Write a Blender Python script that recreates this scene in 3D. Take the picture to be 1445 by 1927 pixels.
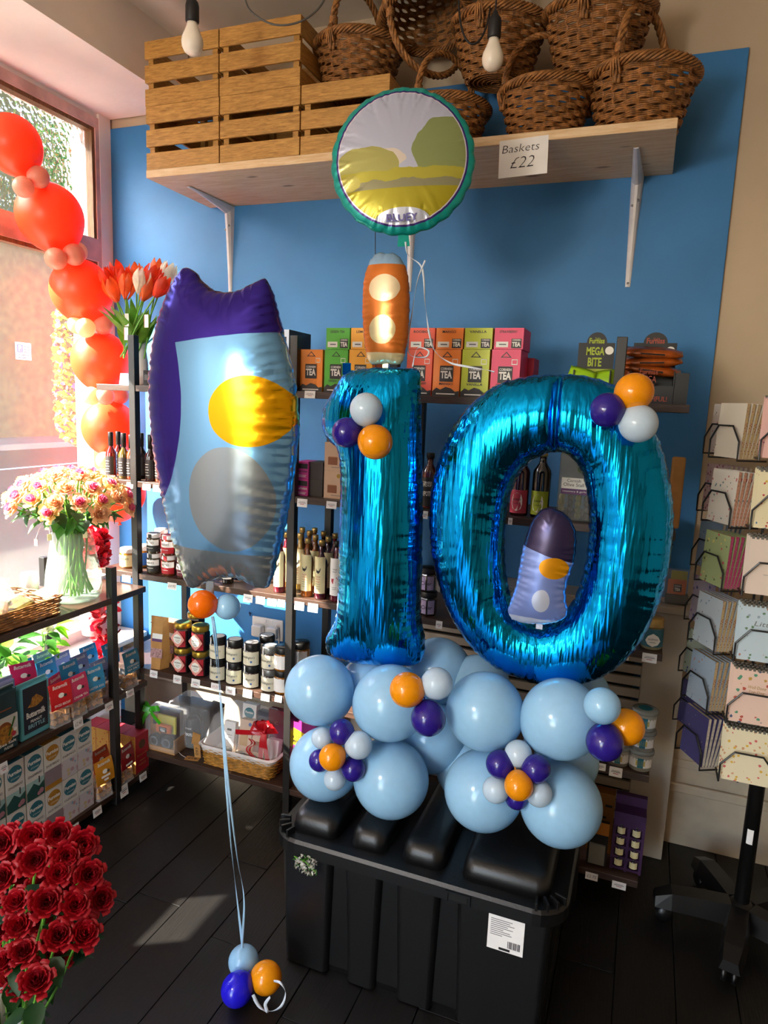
import bpy, bmesh, math, random
import numpy as np
from mathutils import Vector, Matrix, Euler
random.seed(7)
for o in list(bpy.data.objects): bpy.data.objects.remove(o)
SC = bpy.context.scene
COL = SC.collection
PI = math.pi

# ------------------------------------------------------------------ camera
FPX, IW, IH = 1285.17, 1445, 1927
YAW, PITCH, ROLL = [math.radians(a) for a in (20.637, 9.125, -2.298)]
CAM = Vector((0, 0, 1.5))
_f = Vector((-math.sin(YAW)*math.cos(PITCH), math.cos(YAW)*math.cos(PITCH), -math.sin(PITCH)))
_r = Vector((math.cos(YAW), math.sin(YAW), 0)); _d = _f.cross(_r)
CR = _r*math.cos(ROLL) + _d*math.sin(ROLL)
CD = -_r*math.sin(ROLL) + _d*math.cos(ROLL)
cd = bpy.data.cameras.new('camera'); cam = bpy.data.objects.new('camera', cd); COL.objects.link(cam)
cd.sensor_fit = 'VERTICAL'; cd.sensor_height = 36; cd.lens = FPX*36/IH; cd.clip_end = 200; cd.clip_start = .02
m = Matrix((CR, -CD, -_f)).transposed().to_4x4(); m.translation = CAM
cam.matrix_world = m
SC.camera = cam

# ------------------------------------------------------------------ light
SC.view_settings.view_transform = 'Standard'; SC.view_settings.look = 'None'
SC.view_settings.gamma = 1; SC.view_settings.use_curve_mapping = False
SC.view_settings.exposure = 1.05
w = bpy.data.worlds.new('sky'); SC.world = w; w.use_nodes = True
nt = w.node_tree
sky = nt.nodes.new('ShaderNodeTexSky'); sky.sky_type = 'NISHITA'; sky.sun_disc = False
sky.sun_elevation = math.radians(42); sky.sun_rotation = math.radians(-121)
bg = nt.nodes['Background']; bg.inputs[1].default_value = 1.15
nt.links.new(sky.outputs[0], bg.inputs[0])
def lamp(name, kind, loc, energy, col, size=.1, target=None, sy=None):
    l = bpy.data.lights.new(name, kind); l.energy = energy; l.color = col
    o = bpy.data.objects.new(name, l); COL.objects.link(o); o.location = loc
    if kind == 'SUN': l.angle = size
    elif kind == 'AREA':
        l.shape = 'RECTANGLE'; l.size = size; l.size_y = sy or size
    else: l.shadow_soft_size = size
    if target is not None:
        o.rotation_euler = (Vector(target)-Vector(loc)).to_track_quat('-Z', 'Y').to_euler()
    return o
SUN_DIR = Vector((1.0, 0.60, -0.90))
lamp('sun', 'SUN', (-6, 2, 8), 32.0, (1, .92, .78), math.radians(.6), Vector((-6, 2, 8))+SUN_DIR)
# added fill lamps behind the camera, without fixtures
lamp('fill_lamp', 'POINT', (-1.35, -.9, 1.85), 42, (1, .93, .84), .22)
lamp('fill_lamp', 'POINT', (-.6, -1.7, 2.0), 8, (1, .93, .84), .2)

def ray(px, py): return (CR*((px-IW/2)/FPX) + CD*((py-IH/2)/FPX) + _f)
def P(px, py, y=None, x=None, z=None):
    v = ray(px, py)
    if y is not None: t = y/v.y
    elif x is not None: t = x/v.x
    else: t = (z-CAM.z)/v.z
    return CAM + v*t
def depth(p): return (Vector(p)-CAM).dot(_f)
def mpp(p): return depth(p)/FPX          # metres per pixel at a point

# ------------------------------------------------------------------ materials
def lin(h):
    if not isinstance(h, str): return tuple(h)
    h = h.lstrip('#'); c = [int(h[i:i+2], 16)/255 for i in (0, 2, 4)]
    return tuple(a/12.92 if a <= .04045 else ((a+.055)/1.055)**2.4 for a in c)
MATS = {}
def mat(name, col, rough=.5, metal=0, noise=.06, nscale=18, bump=0, bscale=None, coat=0, trans=0, sss=0, stretch=None, spec=.5, thin=0, col2=None):
    if name in MATS: return MATS[name]
    m = bpy.data.materials.new(name); m.use_nodes = True; t = m.node_tree; N = t.nodes; L = t.links
    b = N['Principled BSDF']; c = lin(col)
    tc = N.new('ShaderNodeTexCoord'); src = tc.outputs['Object']
    if stretch:
        mp = N.new('ShaderNodeMapping'); mp.inputs['Scale'].default_value = stretch; L.new(src, mp.inputs[0]); src = mp.outputs[0]
    nz = N.new('ShaderNodeTexNoise'); nz.inputs['Scale'].default_value = nscale; nz.inputs['Detail'].default_value = 4
    L.new(src, nz.inputs['Vector'])
    mx = N.new('ShaderNodeMix'); mx.data_type = 'RGBA'
    lo = lin(col2) if col2 else tuple(max(0, a*(1-noise*2)) for a in c)
    hi = c if col2 else tuple(min(1, a*(1+noise)) for a in c)
    mx.inputs[6].default_value = (*lo, 1); mx.inputs[7].default_value = (*hi, 1)
    mr = N.new('ShaderNodeMapRange'); mr.inputs[1].default_value = .3; mr.inputs[2].default_value = .7
    L.new(nz.outputs[0], mr.inputs[0]); L.new(mr.outputs[0], mx.inputs[0]); L.new(mx.outputs[2], b.inputs['Base Color'])
    b.inputs['Roughness'].default_value = rough; b.inputs['Metallic'].default_value = metal
    b.inputs['Specular IOR Level'].default_value = spec
    b.inputs['Coat Weight'].default_value = coat; b.inputs['Coat Roughness'].default_value = .08
    b.inputs['Transmission Weight'].default_value = trans
    if sss:
        b.inputs['Subsurface Weight'].default_value = sss; b.inputs['Subsurface Radius'].default_value = (.03, .02, .02); b.inputs['Subsurface Scale'].default_value = .5
    if bump:
        bz = N.new('ShaderNodeTexNoise'); bz.inputs['Scale'].default_value = bscale or nscale*3; bz.inputs['Detail'].default_value = 5
        L.new(src, bz.inputs['Vector'])
        bp = N.new('ShaderNodeBump'); bp.inputs['Strength'].default_value = bump; bp.inputs['Distance'].default_value = .01
        L.new(bz.outputs[0], bp.inputs['Height']); L.new(bp.outputs[0], b.inputs['Normal'])
    if thin:   # clear film / pane: see-through with a sheen
        o = N['Material Output']; tr = N.new('ShaderNodeBsdfTransparent'); ms = N.new('ShaderNodeMixShader')
        tr.inputs[0].default_value = (*c, 1)
        ms.inputs[0].default_value = thin; L.new(tr.outputs[0], ms.inputs[1]); L.new(b.outputs[0], ms.inputs[2]); L.new(ms.outputs[0], o.inputs[0])
    MATS[name] = m; return m

def leafmat(name, col, tl=.4):
    if name in MATS: return MATS[name]
    m = mat(name, col, .5, noise=.25, nscale=40); t = m.node_tree; N = t.nodes
    b = N['Principled BSDF']; o = N['Material Output']; tb = N.new('ShaderNodeBsdfTranslucent'); ms = N.new('ShaderNodeMixShader')
    tb.inputs[0].default_value = (*[min(1, a*1.3) for a in lin(col)], 1); ms.inputs[0].default_value = tl
    t.links.new(b.outputs[0], ms.inputs[1]); t.links.new(tb.outputs[0], ms.inputs[2]); t.links.new(ms.outputs[0], o.inputs[0]); return m

def speckle(name, base, dots, scale=60, thresh=.28, rough=.6):
    """printed paper: small coloured motifs scattered on a base colour"""
    if name in MATS: return MATS[name]
    m = bpy.data.materials.new(name); m.use_nodes = True; t = m.node_tree; N = t.nodes; L = t.links
    b = N['Principled BSDF']; b.inputs['Roughness'].default_value = rough
    tc = N.new('ShaderNodeTexCoord'); v = N.new('ShaderNodeTexVoronoi'); v.inputs['Scale'].default_value = scale
    L.new(tc.outputs['Object'], v.inputs['Vector'])
    r = N.new('ShaderNodeValToRGB'); cr = r.color_ramp; cr.interpolation = 'CONSTANT'
    n = len(dots)
    for i, c in enumerate(dots):
        e = cr.elements[i] if i < 2 else cr.elements.new(i/n)
        e.position = i/n; e.color = (*lin(c), 1)
    if n == 1: cr.elements[1].color = (*lin(dots[0]), 1)
    sx = N.new('ShaderNodeSeparateColor'); L.new(v.outputs['Color'], sx.inputs[0]); L.new(sx.outputs[0], r.inputs[0])
    nz = N.new('ShaderNodeTexNoise'); nz.inputs['Scale'].default_value = scale*4
    L.new(tc.outputs['Object'], nz.inputs['Vector'])
    ad = N.new('ShaderNodeMath'); ad.operation = 'MULTIPLY_ADD'; ad.inputs[1].default_value = .3; L.new(nz.outputs[0], ad.inputs[0]); L.new(v.outputs['Distance'], ad.inputs[2])
    lt = N.new('ShaderNodeMath'); lt.operation = 'LESS_THAN'; lt.inputs[1].default_value = thresh+.15; L.new(ad.outputs[0], lt.inputs[0])
    mx = N.new('ShaderNodeMix'); mx.data_type = 'RGBA'; mx.inputs[6].default_value = (*lin(base), 1)
    L.new(lt.outputs[0], mx.inputs[0]); L.new(r.outputs[0], mx.inputs[7]); L.new(mx.outputs[2], b.inputs['Base Color'])
    MATS[name] = m; return m

def woodmat(name, c1, c2, stretch, rough=.55, scale=8, knots=False, bump=.15):
    if name in MATS: return MATS[name]
    m = bpy.data.materials.new(name); m.use_nodes = True; t = m.node_tree; N = t.nodes; L = t.links
    b = N['Principled BSDF']; b.inputs['Roughness'].default_value = rough
    tc = N.new('ShaderNodeTexCoord'); mp = N.new('ShaderNodeMapping'); mp.inputs['Scale'].default_value = stretch
    L.new(tc.outputs['Object'], mp.inputs[0])
    oi = N.new('ShaderNodeObjectInfo'); ad = N.new('ShaderNodeVectorMath'); ad.operation = 'ADD'
    sc = N.new('ShaderNodeVectorMath'); sc.operation = 'SCALE'; sc.inputs['Scale'].default_value = 37
    cx = N.new('ShaderNodeCombineXYZ'); L.new(oi.outputs['Random'], cx.inputs[0]); L.new(oi.outputs['Random'], cx.inputs[1]); L.new(oi.outputs['Random'], cx.inputs[2])
    L.new(cx.outputs[0], sc.inputs[0]); L.new(mp.outputs[0], ad.inputs[0]); L.new(sc.outputs[0], ad.inputs[1])
    nz = N.new('ShaderNodeTexNoise'); nz.inputs['Scale'].default_value = scale; nz.inputs['Detail'].default_value = 7; nz.inputs['Roughness'].default_value = .65
    nz.inputs['Distortion'].default_value = .6
    L.new(ad.outputs[0], nz.inputs['Vector'])
    r = N.new('ShaderNodeValToRGB'); r.color_ramp.elements[0].position = .3; r.color_ramp.elements[1].position = .7
    r.color_ramp.elements[0].color = (*lin(c1), 1); r.color_ramp.elements[1].color = (*lin(c2), 1)
    L.new(nz.outputs[0], r.inputs[0]); out = r.outputs[0]
    if knots:
        v = N.new('ShaderNodeTexVoronoi'); v.inputs['Scale'].default_value = 2.2; mp2 = N.new('ShaderNodeMapping'); mp2.inputs['Scale'].default_value = (2, 5, 5)
        L.new(tc.outputs['Object'], mp2.inputs[0]); L.new(mp2.outputs[0], v.inputs['Vector'])
        mr = N.new('ShaderNodeMapRange'); mr.inputs[1].default_value = .06; mr.inputs[2].default_value = .13; L.new(v.outputs['Distance'], mr.inputs[0])
        mx = N.new('ShaderNodeMix'); mx.data_type = 'RGBA'; mx.inputs[6].default_value = (*[a*.45 for a in lin(c1)], 1)
        L.new(mr.outputs[0], mx.inputs[0]); L.new(out, mx.inputs[7]); out = mx.outputs[2]
    L.new(out, b.inputs['Base Color'])
    bp = N.new('ShaderNodeBump'); bp.inputs['Strength'].default_value = bump; bp.inputs['Distance'].default_value = .005
    L.new(nz.outputs[0], bp.inputs['Height']); L.new(bp.outputs[0], b.inputs['Normal'])
    MATS[name] = m; return m

def printmat(name, base, layers, metal=.55, rough=.22, wob=.01, wscale=14, crease=0):
    """printed foil: layers = (shape, colour); shape ('e',cx,cz,rx,rz) ellipse, ('a',z) above z, ('b',z) below z, ('l',nx,nz,d) half plane, in object space"""
    m = bpy.data.materials.new(name); m.use_nodes = True; t = m.node_tree; N = t.nodes; L = t.links
    b = N['Principled BSDF']; b.inputs['Metallic'].default_value = metal; b.inputs['Roughness'].default_value = rough
    tc = N.new('ShaderNodeTexCoord'); nz = N.new('ShaderNodeTexNoise'); nz.inputs['Scale'].default_value = wscale; L.new(tc.outputs['Object'], nz.inputs['Vector'])
    sb = N.new('ShaderNodeVectorMath'); sb.operation = 'SUBTRACT'; sb.inputs[1].default_value = (.5, .5, .5); L.new(nz.outputs['Color'], sb.inputs[0])
    sc = N.new('ShaderNodeVectorMath'); sc.operation = 'SCALE'; sc.inputs['Scale'].default_value = wob*2; L.new(sb.outputs[0], sc.inputs[0])
    ad = N.new('ShaderNodeVectorMath'); ad.operation = 'ADD'; L.new(tc.outputs['Object'], ad.inputs[0]); L.new(sc.outputs[0], ad.inputs[1])
    def mth(op, a, bb=None):
        n = N.new('ShaderNodeMath'); n.operation = op
        for i, q in enumerate((a, bb)):
            if q is None: continue
            if isinstance(q, (int, float)): n.inputs[i].default_value = q
            else: L.new(q, n.inputs[i])
        return n.outputs[0]
    cur = None
    for sh, c in layers:
        src = tc.outputs['Object'] if sh[0].isupper() else ad.outputs[0]
        sp = N.new('ShaderNodeSeparateXYZ'); L.new(src, sp.inputs[0]); X, Z = sp.outputs[0], sp.outputs[2]
        k = sh[0].lower()
        if k == 'e':
            dx = mth('DIVIDE', mth('SUBTRACT', X, sh[1]), sh[3]); dz = mth('DIVIDE', mth('SUBTRACT', Z, sh[2]), sh[4])
            mk = mth('LESS_THAN', mth('ADD', mth('MULTIPLY', dx, dx), mth('MULTIPLY', dz, dz)), 1.0)
        elif k == 'o':   # outside an ellipse
            dx = mth('DIVIDE', mth('SUBTRACT', X, sh[1]), sh[3]); dz = mth('DIVIDE', mth('SUBTRACT', Z, sh[2]), sh[4])
            mk = mth('GREATER_THAN', mth('ADD', mth('MULTIPLY', dx, dx), mth('MULTIPLY', dz, dz)), 1.0)
        else:
            mk = mth('GREATER_THAN', mth('ADD', mth('MULTIPLY', X, sh[1]), mth('MULTIPLY', Z, sh[2])), sh[3])
        mx = N.new('ShaderNodeMix'); mx.data_type = 'RGBA'
        if cur is None: mx.inputs[6].default_value = (*lin(base), 1)
        else: L.new(cur, mx.inputs[6])
        mx.inputs[7].default_value = (*lin(c), 1); L.new(mk, mx.inputs[0]); cur = mx.outputs[2]
    if cur is None: b.inputs['Base Color'].default_value = (*lin(base), 1)
    else: L.new(cur, b.inputs['Base Color'])
    return m

# ------------------------------------------------------------------ mesh building
class G:
    def __init__(s): s.v = []; s.f = []; s.mi = []; s.cur = 0
    def add(s, vs, fs):
        n = len(s.v); s.v += [tuple(a) for a in vs]; s.f += [tuple(i+n for i in f) for f in fs]; s.mi += [s.cur]*len(fs); return s
    def box(s, x0, x1, y0, y1, z0, z1):
        return s.add([(x0,y0,z0),(x1,y0,z0),(x1,y1,z0),(x0,y1,z0),(x0,y0,z1),(x1,y0,z1),(x1,y1,z1),(x0,y1,z1)],
                     [(0,3,2,1),(4,5,6,7),(0,1,5,4),(1,2,6,5),(2,3,7,6),(3,0,4,7)])
    def cbox(s, x0, x1, y0, y1, z0, z1, c=.004):
        """box with chamfered edges"""
        bm = bmesh.new(); bmesh.ops.create_cube(bm, size=1)
        bmesh.ops.scale(bm, vec=(x1-x0, y1-y0, z1-z0), verts=bm.verts); bmesh.ops.translate(bm, vec=((x0+x1)/2, (y0+y1)/2, (z0+z1)/2), verts=bm.verts)
        bmesh.ops.bevel(bm, geom=bm.edges[:], offset=c, segments=2, affect='EDGES', profile=.5)
        bm.verts.index_update(); s.add([v.co[:] for v in bm.verts], [[v.index for v in f.verts] for f in bm.faces]); bm.free(); return s
    def lathe(s, prof, n=16, c=(0,0,0), a0=0, a1=2*PI, axis='z'):
        full = abs(a1-a0-2*PI) < 1e-6; k = n if full else n+1; vs = []
        for r, z in prof:
            for i in range(k):
                a = a0+(a1-a0)*i/n; vs.append((c[0]+r*math.cos(a), c[1]+r*math.sin(a), c[2]+z))
        fs = []
        for j in range(len(prof)-1):
            for i in range(n):
                i2 = (i+1) % k if full else i+1
                fs.append((j*k+i, j*k+i2, (j+1)*k+i2, (j+1)*k+i))
        return s.add(vs, fs)
    def tube(s, pts, r, n=6, closed=False):
        pts = [Vector(p) for p in pts]; m_ = len(pts); rs = r if isinstance(r, (list, tuple)) else [r]*m_
        vs = []; prev = None
        for i, p in enumerate(pts):
            a = pts[(i-1) % m_] if (closed or i > 0) else p
            b = pts[(i+1) % m_] if (closed or i < m_-1) else p
            t = (b-a).normalized() if (b-a).length > 1e-9 else Vector((0,0,1))
            if prev is None:
                u = t.orthogonal().normalized()
            else:
                u = prev - t*prev.dot(t)
                u = u.normalized() if u.length > 1e-6 else t.orthogonal().normalized()
            prev = u; q = t.cross(u)
            for k in range(n):
                an = 2*PI*k/n; vs.append(tuple(p+(u*math.cos(an)+q*math.sin(an))*rs[i]))
        fs = []
        for i in range(m_ if closed else m_-1):
            j = (i+1) % m_
            for k in range(n): fs.append((i*n+k, i*n+(k+1) % n, j*n+(k+1) % n, j*n+k))
        if not closed: fs += [tuple(range(n))[::-1], tuple(range((m_-1)*n, m_*n))]
        return s.add(vs, fs)
    def ball(s, c, rx, ry=None, rz=None, nu=16, nv=10):
        ry = ry or rx; rz = rz or rx
        prof = [(math.sin(PI*j/nv), -math.cos(PI*j/nv)) for j in range(nv+1)]
        vs = []
        for r, z in prof:
            for i in range(nu):
                a = 2*PI*i/nu; vs.append((c[0]+rx*r*math.cos(a), c[1]+ry*r*math.sin(a), c[2]+rz*z))
        fs = [(j*nu+i, j*nu+(i+1) % nu, (j+1)*nu+(i+1) % nu, (j+1)*nu+i) for j in range(nv) for i in range(nu)]
        return s.add(vs, fs)
    def prism(s, poly, y0, y1):
        """polygon in x,z extruded along y"""
        n = len(poly); vs = [(p[0], y0, p[1]) for p in poly]+[(p[0], y1, p[1]) for p in poly]
        return s.add(vs, [tuple(range(n)), tuple(range(2*n-1, n-1, -1))]+[(i, (i+1) % n, n+(i+1) % n, n+i)[::-1] for i in range(n)])
    def strip(s, pts, wv):
        """flat ribbon along pts, width vectors wv (one or a list)"""
        k = len(pts); ws = wv if isinstance(wv, list) else [wv]*k
        vs = []
        for p, q in zip(pts, ws): p = Vector(p); q = Vector(q); vs += [tuple(p-q), tuple(p+q)]
        return s.add(vs, [(2*i, 2*i+1, 2*i+3, 2*i+2) for i in range(k-1)])
    def mesh(s, mats, smooth=False, name='mesh'):
        me = bpy.data.meshes.new(name); me.from_pydata(s.v, [], s.f)
        for mm in (mats if isinstance(mats, (list, tuple)) else [mats]): me.materials.append(mm)
        if any(s.mi): me.polygons.foreach_set('material_index', s.mi)
        if smooth: me.polygons.foreach_set('use_smooth', [True]*len(me.polygons))
        me.update(); return me

def fixn(me):
    bm = bmesh.new(); bm.from_mesh(me); bmesh.ops.recalc_face_normals(bm, faces=bm.faces); bm.to_mesh(me); bm.free(); return me
def link(name, me, parent=None, loc=(0,0,0), rot=(0,0,0), scale=(1,1,1)):
    o = bpy.data.objects.new(name, me); COL.objects.link(o); o.parent = parent
    o.location = loc; o.rotation_euler = rot; o.scale = scale if not isinstance(scale, (int, float)) else (scale,)*3
    return o
def tag(o, label, cat, group=None):
    o['label'] = label; o['category'] = cat
    if group: o['group'] = group
    return o
def thing(name, label, cat, loc=(0,0,0), rz=0, group=None, rot=None):
    o = bpy.data.objects.new(name, None); COL.objects.link(o); o.empty_display_size = .05
    o.location = loc; o.rotation_euler = rot if rot is not None else (0, 0, rz)
    return tag(o, label, cat, group)
def struct(name, me, parent=None, **k):
    o = link(name, me, parent, **k)
    if parent is None: o['kind'] = 'structure'
    return o
def part(name, g, m_, parent, smooth=False, **k): return link(name, g.mesh(m_, smooth, name), parent, **k)

TXT = {}
def textmesh(s_, w, h, m_, bend=0, shear=0, bold=.0):
    key = (s_, round(w, 4), round(h, 4), m_.name, round(bend, 4), shear, bold)
    if key in TXT: return TXT[key]
    cu = bpy.data.curves.new('t', 'FONT'); cu.body = s_; cu.size = 1; cu.resolution_u = 2; cu.offset = bold; cu.align_x = 'CENTER'; cu.shear = shear; cu.fill_mode = 'FRONT'
    ob = bpy.data.objects.new('t', cu); COL.objects.link(ob)
    me = bpy.data.meshes.new_from_object(ob); bpy.data.objects.remove(ob); bpy.data.curves.remove(cu)
    n = len(me.vertices); co = np.empty(n*3); me.vertices.foreach_get('co', co); co = co.reshape(n, 3)
    mn, mx = co.min(0), co.max(0); c = (mn+mx)/2
    X = (co[:, 0]-c[0])/max(1e-6, mx[0]-mn[0])*w; Z = (co[:, 1]-c[1])/max(1e-6, mx[1]-mn[1])*h
    if bend: out = np.stack([bend*np.sin(X/bend), -bend*np.cos(X/bend)+0*X, Z], 1)
    else: out = np.stack([X, 0*X, Z], 1)
    me.vertices.foreach_set('co', out.ravel()); me.materials.clear(); me.materials.append(m_); me.update(); me.name = 'lettering'
    TXT[key] = me; return me
def text(s_, w, h, m_, parent, loc, bend=0, rot=(0,0,0), shear=0, bold=.0, name='lettering'):
    return link(name, textmesh(s_, w, h, m_, bend, shear, bold), parent, loc, rot)

BOXC = {}
def boxmesh(w, d, h, m_, c=0, tag_=''):
    """front-bottom-centre origin, front faces -y"""
    k = (round(w, 4), round(d, 4), round(h, 4), m_.name, c, tag_)
    if k not in BOXC:
        g = G()
        if c: g.cbox(-w/2, w/2, 0, d, 0, h, c)
        else: g.box(-w/2, w/2, 0, d, 0, h)
        BOXC[k] = g.mesh(m_, False, 'box')
    return BOXC[k]
def deco(parent, items, y=0):
    """flat printed pieces on a front face at local y"""
    L0 = .0004
    for i, it in enumerate(items):
        yy = y-L0*(1+i*.5); k = it[0]
        if k == 'r':
            _, cx, cz, w_, h_, mm = it[:6]; g = G().add([(-w_/2,0,-h_/2),(w_/2,0,-h_/2),(w_/2,0,h_/2),(-w_/2,0,h_/2)], [(0,1,2,3)])
            link(it[6] if len(it) > 6 else 'printed_panel', g.mesh(mm), parent, (cx, yy, cz))
        elif k == 'c':
            _, cx, cz, r_, mm = it[:5]; g = G().add([(r_*math.cos(2*PI*j/24), 0, r_*math.sin(2*PI*j/24)) for j in range(24)], [tuple(range(24))])
            link(it[5] if len(it) > 5 else 'printed_roundel', g.mesh(mm), parent, (cx, yy, cz))
        elif k == 'p':
            _, pts, mm = it[:3]; g = G().add([(p[0], 0, p[1]) for p in pts], [tuple(range(len(pts)))])
            link(it[3] if len(it) > 3 else 'printed_shape', g.mesh(mm), parent, (0, yy, 0))
        elif k == 't':
            _, s_, cx, cz, w_, h_, mm = it[:7]; text(s_, w_, h_, mm, parent, (cx, yy, cz), bold=it[7] if len(it) > 7 else .0)
def carton(name, label, cat, group, org, rz, w, d, h, bm_, items, top=None, rot=None, side=None):
    t = thing(name, label, cat, org, rz, group, rot)
    link('box_body', boxmesh(w, d, h, bm_), t)
    deco(t, items)
    if top: link('box_top', G().add([(-w/2,0,h+.0004),(w/2,0,h+.0004),(w/2,d,h+.0004),(-w/2,d,h+.0004)], [(0,1,2,3)]).mesh(top), t)
    if side: 
        for sx in (-1, 1): link('box_side', G().add([(sx*(w/2+.0004),0,0),(sx*(w/2+.0004),d,0),(sx*(w/2+.0004),d,h),(sx*(w/2+.0004),0,h)], [(0,1,2,3)]).mesh(side), t)
    return t
def copy_tree(o, parent=None):
    c = o.copy(); COL.objects.link(c); c.parent = parent
    for ch in o.children: copy_tree(ch, c)
    return c
# ------------------------------------------------------------------ common materials
cream = mat('cream_wall_paint', '#c2ae93', .8, noise=.05, nscale=3, bump=.05, bscale=60)
white_plaster = mat('white_plaster', '#efe3da', .8, noise=.04, nscale=4, bump=.06, bscale=50)
ceil_m = mat('ceiling_paint', '#e0d5c4', .85, noise=.03, nscale=3)
blue_wall = mat('blue_wall_paint', '#2f78b4', .55, noise=.05, nscale=5, bump=.04, bscale=90)
black_post = mat('black_powder_coat', '#1b1918', .45, noise=.1)
shelf_wood = woodmat('dark_shelf_wood', '#2a1c15', '#4a3429', (2, 22, 22), .42)
shelf_wood_y = woodmat('dark_shelf_wood_lengthwise', '#2a1c15', '#4a3429', (22, 2, 22), .3)
pine = woodmat('pine_board', '#c99f6c', '#e8cfa8', (1.2, 14, 14), .5, knots=True)
crate_wood = woodmat('oiled_crate_wood', '#8d5f25', '#cf9c4e', (3, 26, 26), .5)
crate_wood_s = woodmat('oiled_crate_wood_side', '#8d5f25', '#cf9c4e', (26, 3, 26), .5)
black_board = woodmat('black_stained_boards', '#060505', '#100e0c', (30, 1.6, 10), .42, bump=.35)
wicker = mat('brown_wicker', '#a06c3a', .5, noise=.35, nscale=60, bump=.3, bscale=120, spec=.4)
wicker_lt = mat('honey_wicker', '#b9812f', .5, noise=.3, nscale=60)
white_metal = mat('white_enamel', '#d8d6d8', .35)
steel = mat('zinc_steel', '#a8a8a8', .3, 1)
white_paper = mat('white_paper', '#e9e6e2', .7, noise=.03)
ink = mat('black_ink', '#17161a', .6)
ink_blue = mat('navy_ink', '#27305c', .6)
red_ink = mat('red_ink', '#b03040', .6)
grey_ink = mat('grey_ink', '#6a6a6e', .6)
kraft = mat('kraft_paper', '#b27f42', .65, noise=.08, nscale=30)
white_gloss = mat('white_gloss_paint', '#b9ae9e', .4, noise=.04, nscale=4)
film = mat('cellophane', '#ffffff', .08, thin=.16, noise=0)
black_plastic = mat('black_plastic', '#0a0a0b', .38, noise=.12, nscale=30, bump=.06, bscale=220)
white_ceramic = mat('white_ceramic', '#e6e2dd', .25, noise=.02)
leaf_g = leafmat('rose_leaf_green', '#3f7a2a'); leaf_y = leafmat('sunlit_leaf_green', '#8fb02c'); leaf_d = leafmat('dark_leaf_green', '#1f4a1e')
stem_g = mat('stem_green', '#5f9a30', .5)

# ------------------------------------------------------------------ room shell
YB, XL = 2.45, -2.227
fl = struct('floor', G().box(-2.35, 2.7, -2.5, 2.47, -.08, -.012).mesh(mat('floor_base', '#060606', .8)))
xs = -2.225; k = 0; plank_cache = {}
while xs < 1.3:
    wd = .152
    cuts = sorted([-.3, random.uniform(.3, 1.0), random.uniform(1.2, 2.0), 2.45])
    for a, b in zip(cuts, cuts[1:]):
        ln = round(b-a, 2)
        g = G().cbox(.001, wd-.0015, .001, b-a-.0015, -.03, random.uniform(-.0012, .0008), .0012)
        link('floorboard', g.mesh(black_board), fl, (xs, a, 0))
    xs += wd; k += 1
struct('floor_far', G().box(1.295, 2.7, -.3, 2.45, -.03, 0).box(-2.225, 2.7, -2.5, -.3, -.03, 0).mesh(black_board))
struct('ceiling', G().box(-2.4, 2.7, -2.5, 2.6, 2.845, 2.95).mesh(ceil_m))
struct('wall_back', G().box(-2.4, 2.7, YB+.012, 2.6, -.05, 2.845).mesh(cream))
struct('wall_right', G().box(2.6, 2.7, -2.5, 2.46, -.05, 2.845).mesh(cream))
# behind the camera: wall with an unseen opening, sized for sky fill light
struct('wall_front', G().box(-2.4, -1.9, -2.6, -2.5, -.05, 2.845).box(-.8, 2.7, -2.6, -2.5, -.05, 2.845).box(-1.9, -.8, -2.6, -2.5, 2.3, 2.845).mesh(cream))
# the painted blue backing board
struct('wall_back_panel', G().cbox(XL, .178, YB, YB+.0119, 0, 2.585, .002).mesh(blue_wall))
# window wall
struct('wall_left', G().box(-2.4, XL, -2.5, .45, -.05, 2.845).box(-2.4, XL, 2.40, 2.46, -.05, 2.845)
       .box(-2.4, XL, .45, .60, -.05, 2.845).box(-2.4, XL, .95, 1.0, -.05, 2.845).box(-2.4, XL, .60, .95, -.05, .88).box(-2.4, XL, .60, .95, 1.20, 2.845).box(-2.4, XL, 1.0, 2.40, -.05, .42).box(-2.4, XL, 1.0, 2.40, 2.60, 2.845).mesh(white_plaster))
struct('trim_1', G().box(XL, -1.824, -2.5, YB, 2.62, 2.845).mesh(white_plaster))      # boxed bulkhead over the window
struct('trim_2', G().box(XL, XL+.012, 2.385, 2.449, .42, 2.62).mesh(white_plaster))
frame_m = mat('window_frame_paint', '#cfa9a0', .6, noise=.15, nscale=12, bump=.2)
frame_wood = woodmat('window_bare_wood', '#4d3018', '#8a5f33', (20, 20, 2), .6)
pane_m = mat('window_pane', '#ffffff', .02, thin=.10, noise=0)
tm = bpy.data.materials.new('hammered_glass'); tm.use_nodes = True
_t = tm.node_tree; _b = _t.nodes['Principled BSDF']; _b.inputs['Transmission Weight'].default_value = 1; _b.inputs['Roughness'].default_value = .05
_b.inputs['IOR'].default_value = 1.35; _b.inputs['Base Color'].default_value = (.9, .92, .9, 1)
_v = _t.nodes.new('ShaderNodeTexVoronoi'); _v.feature = 'SMOOTH_F1'; _v.inputs['Scale'].default_value = 55
_c = _t.nodes.new('ShaderNodeTexCoord'); _t.links.new(_c.outputs['Object'], _v.inputs['Vector'])
_p = _t.nodes.new('ShaderNodeBump'); _p.inputs['Strength'].default_value = .8; _p.inputs['Distance'].default_value = .012
_t.links.new(_v.outputs['Distance'], _p.inputs['Height']); _t.links.new(_p.outputs[0], _b.inputs['Normal'])
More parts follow.
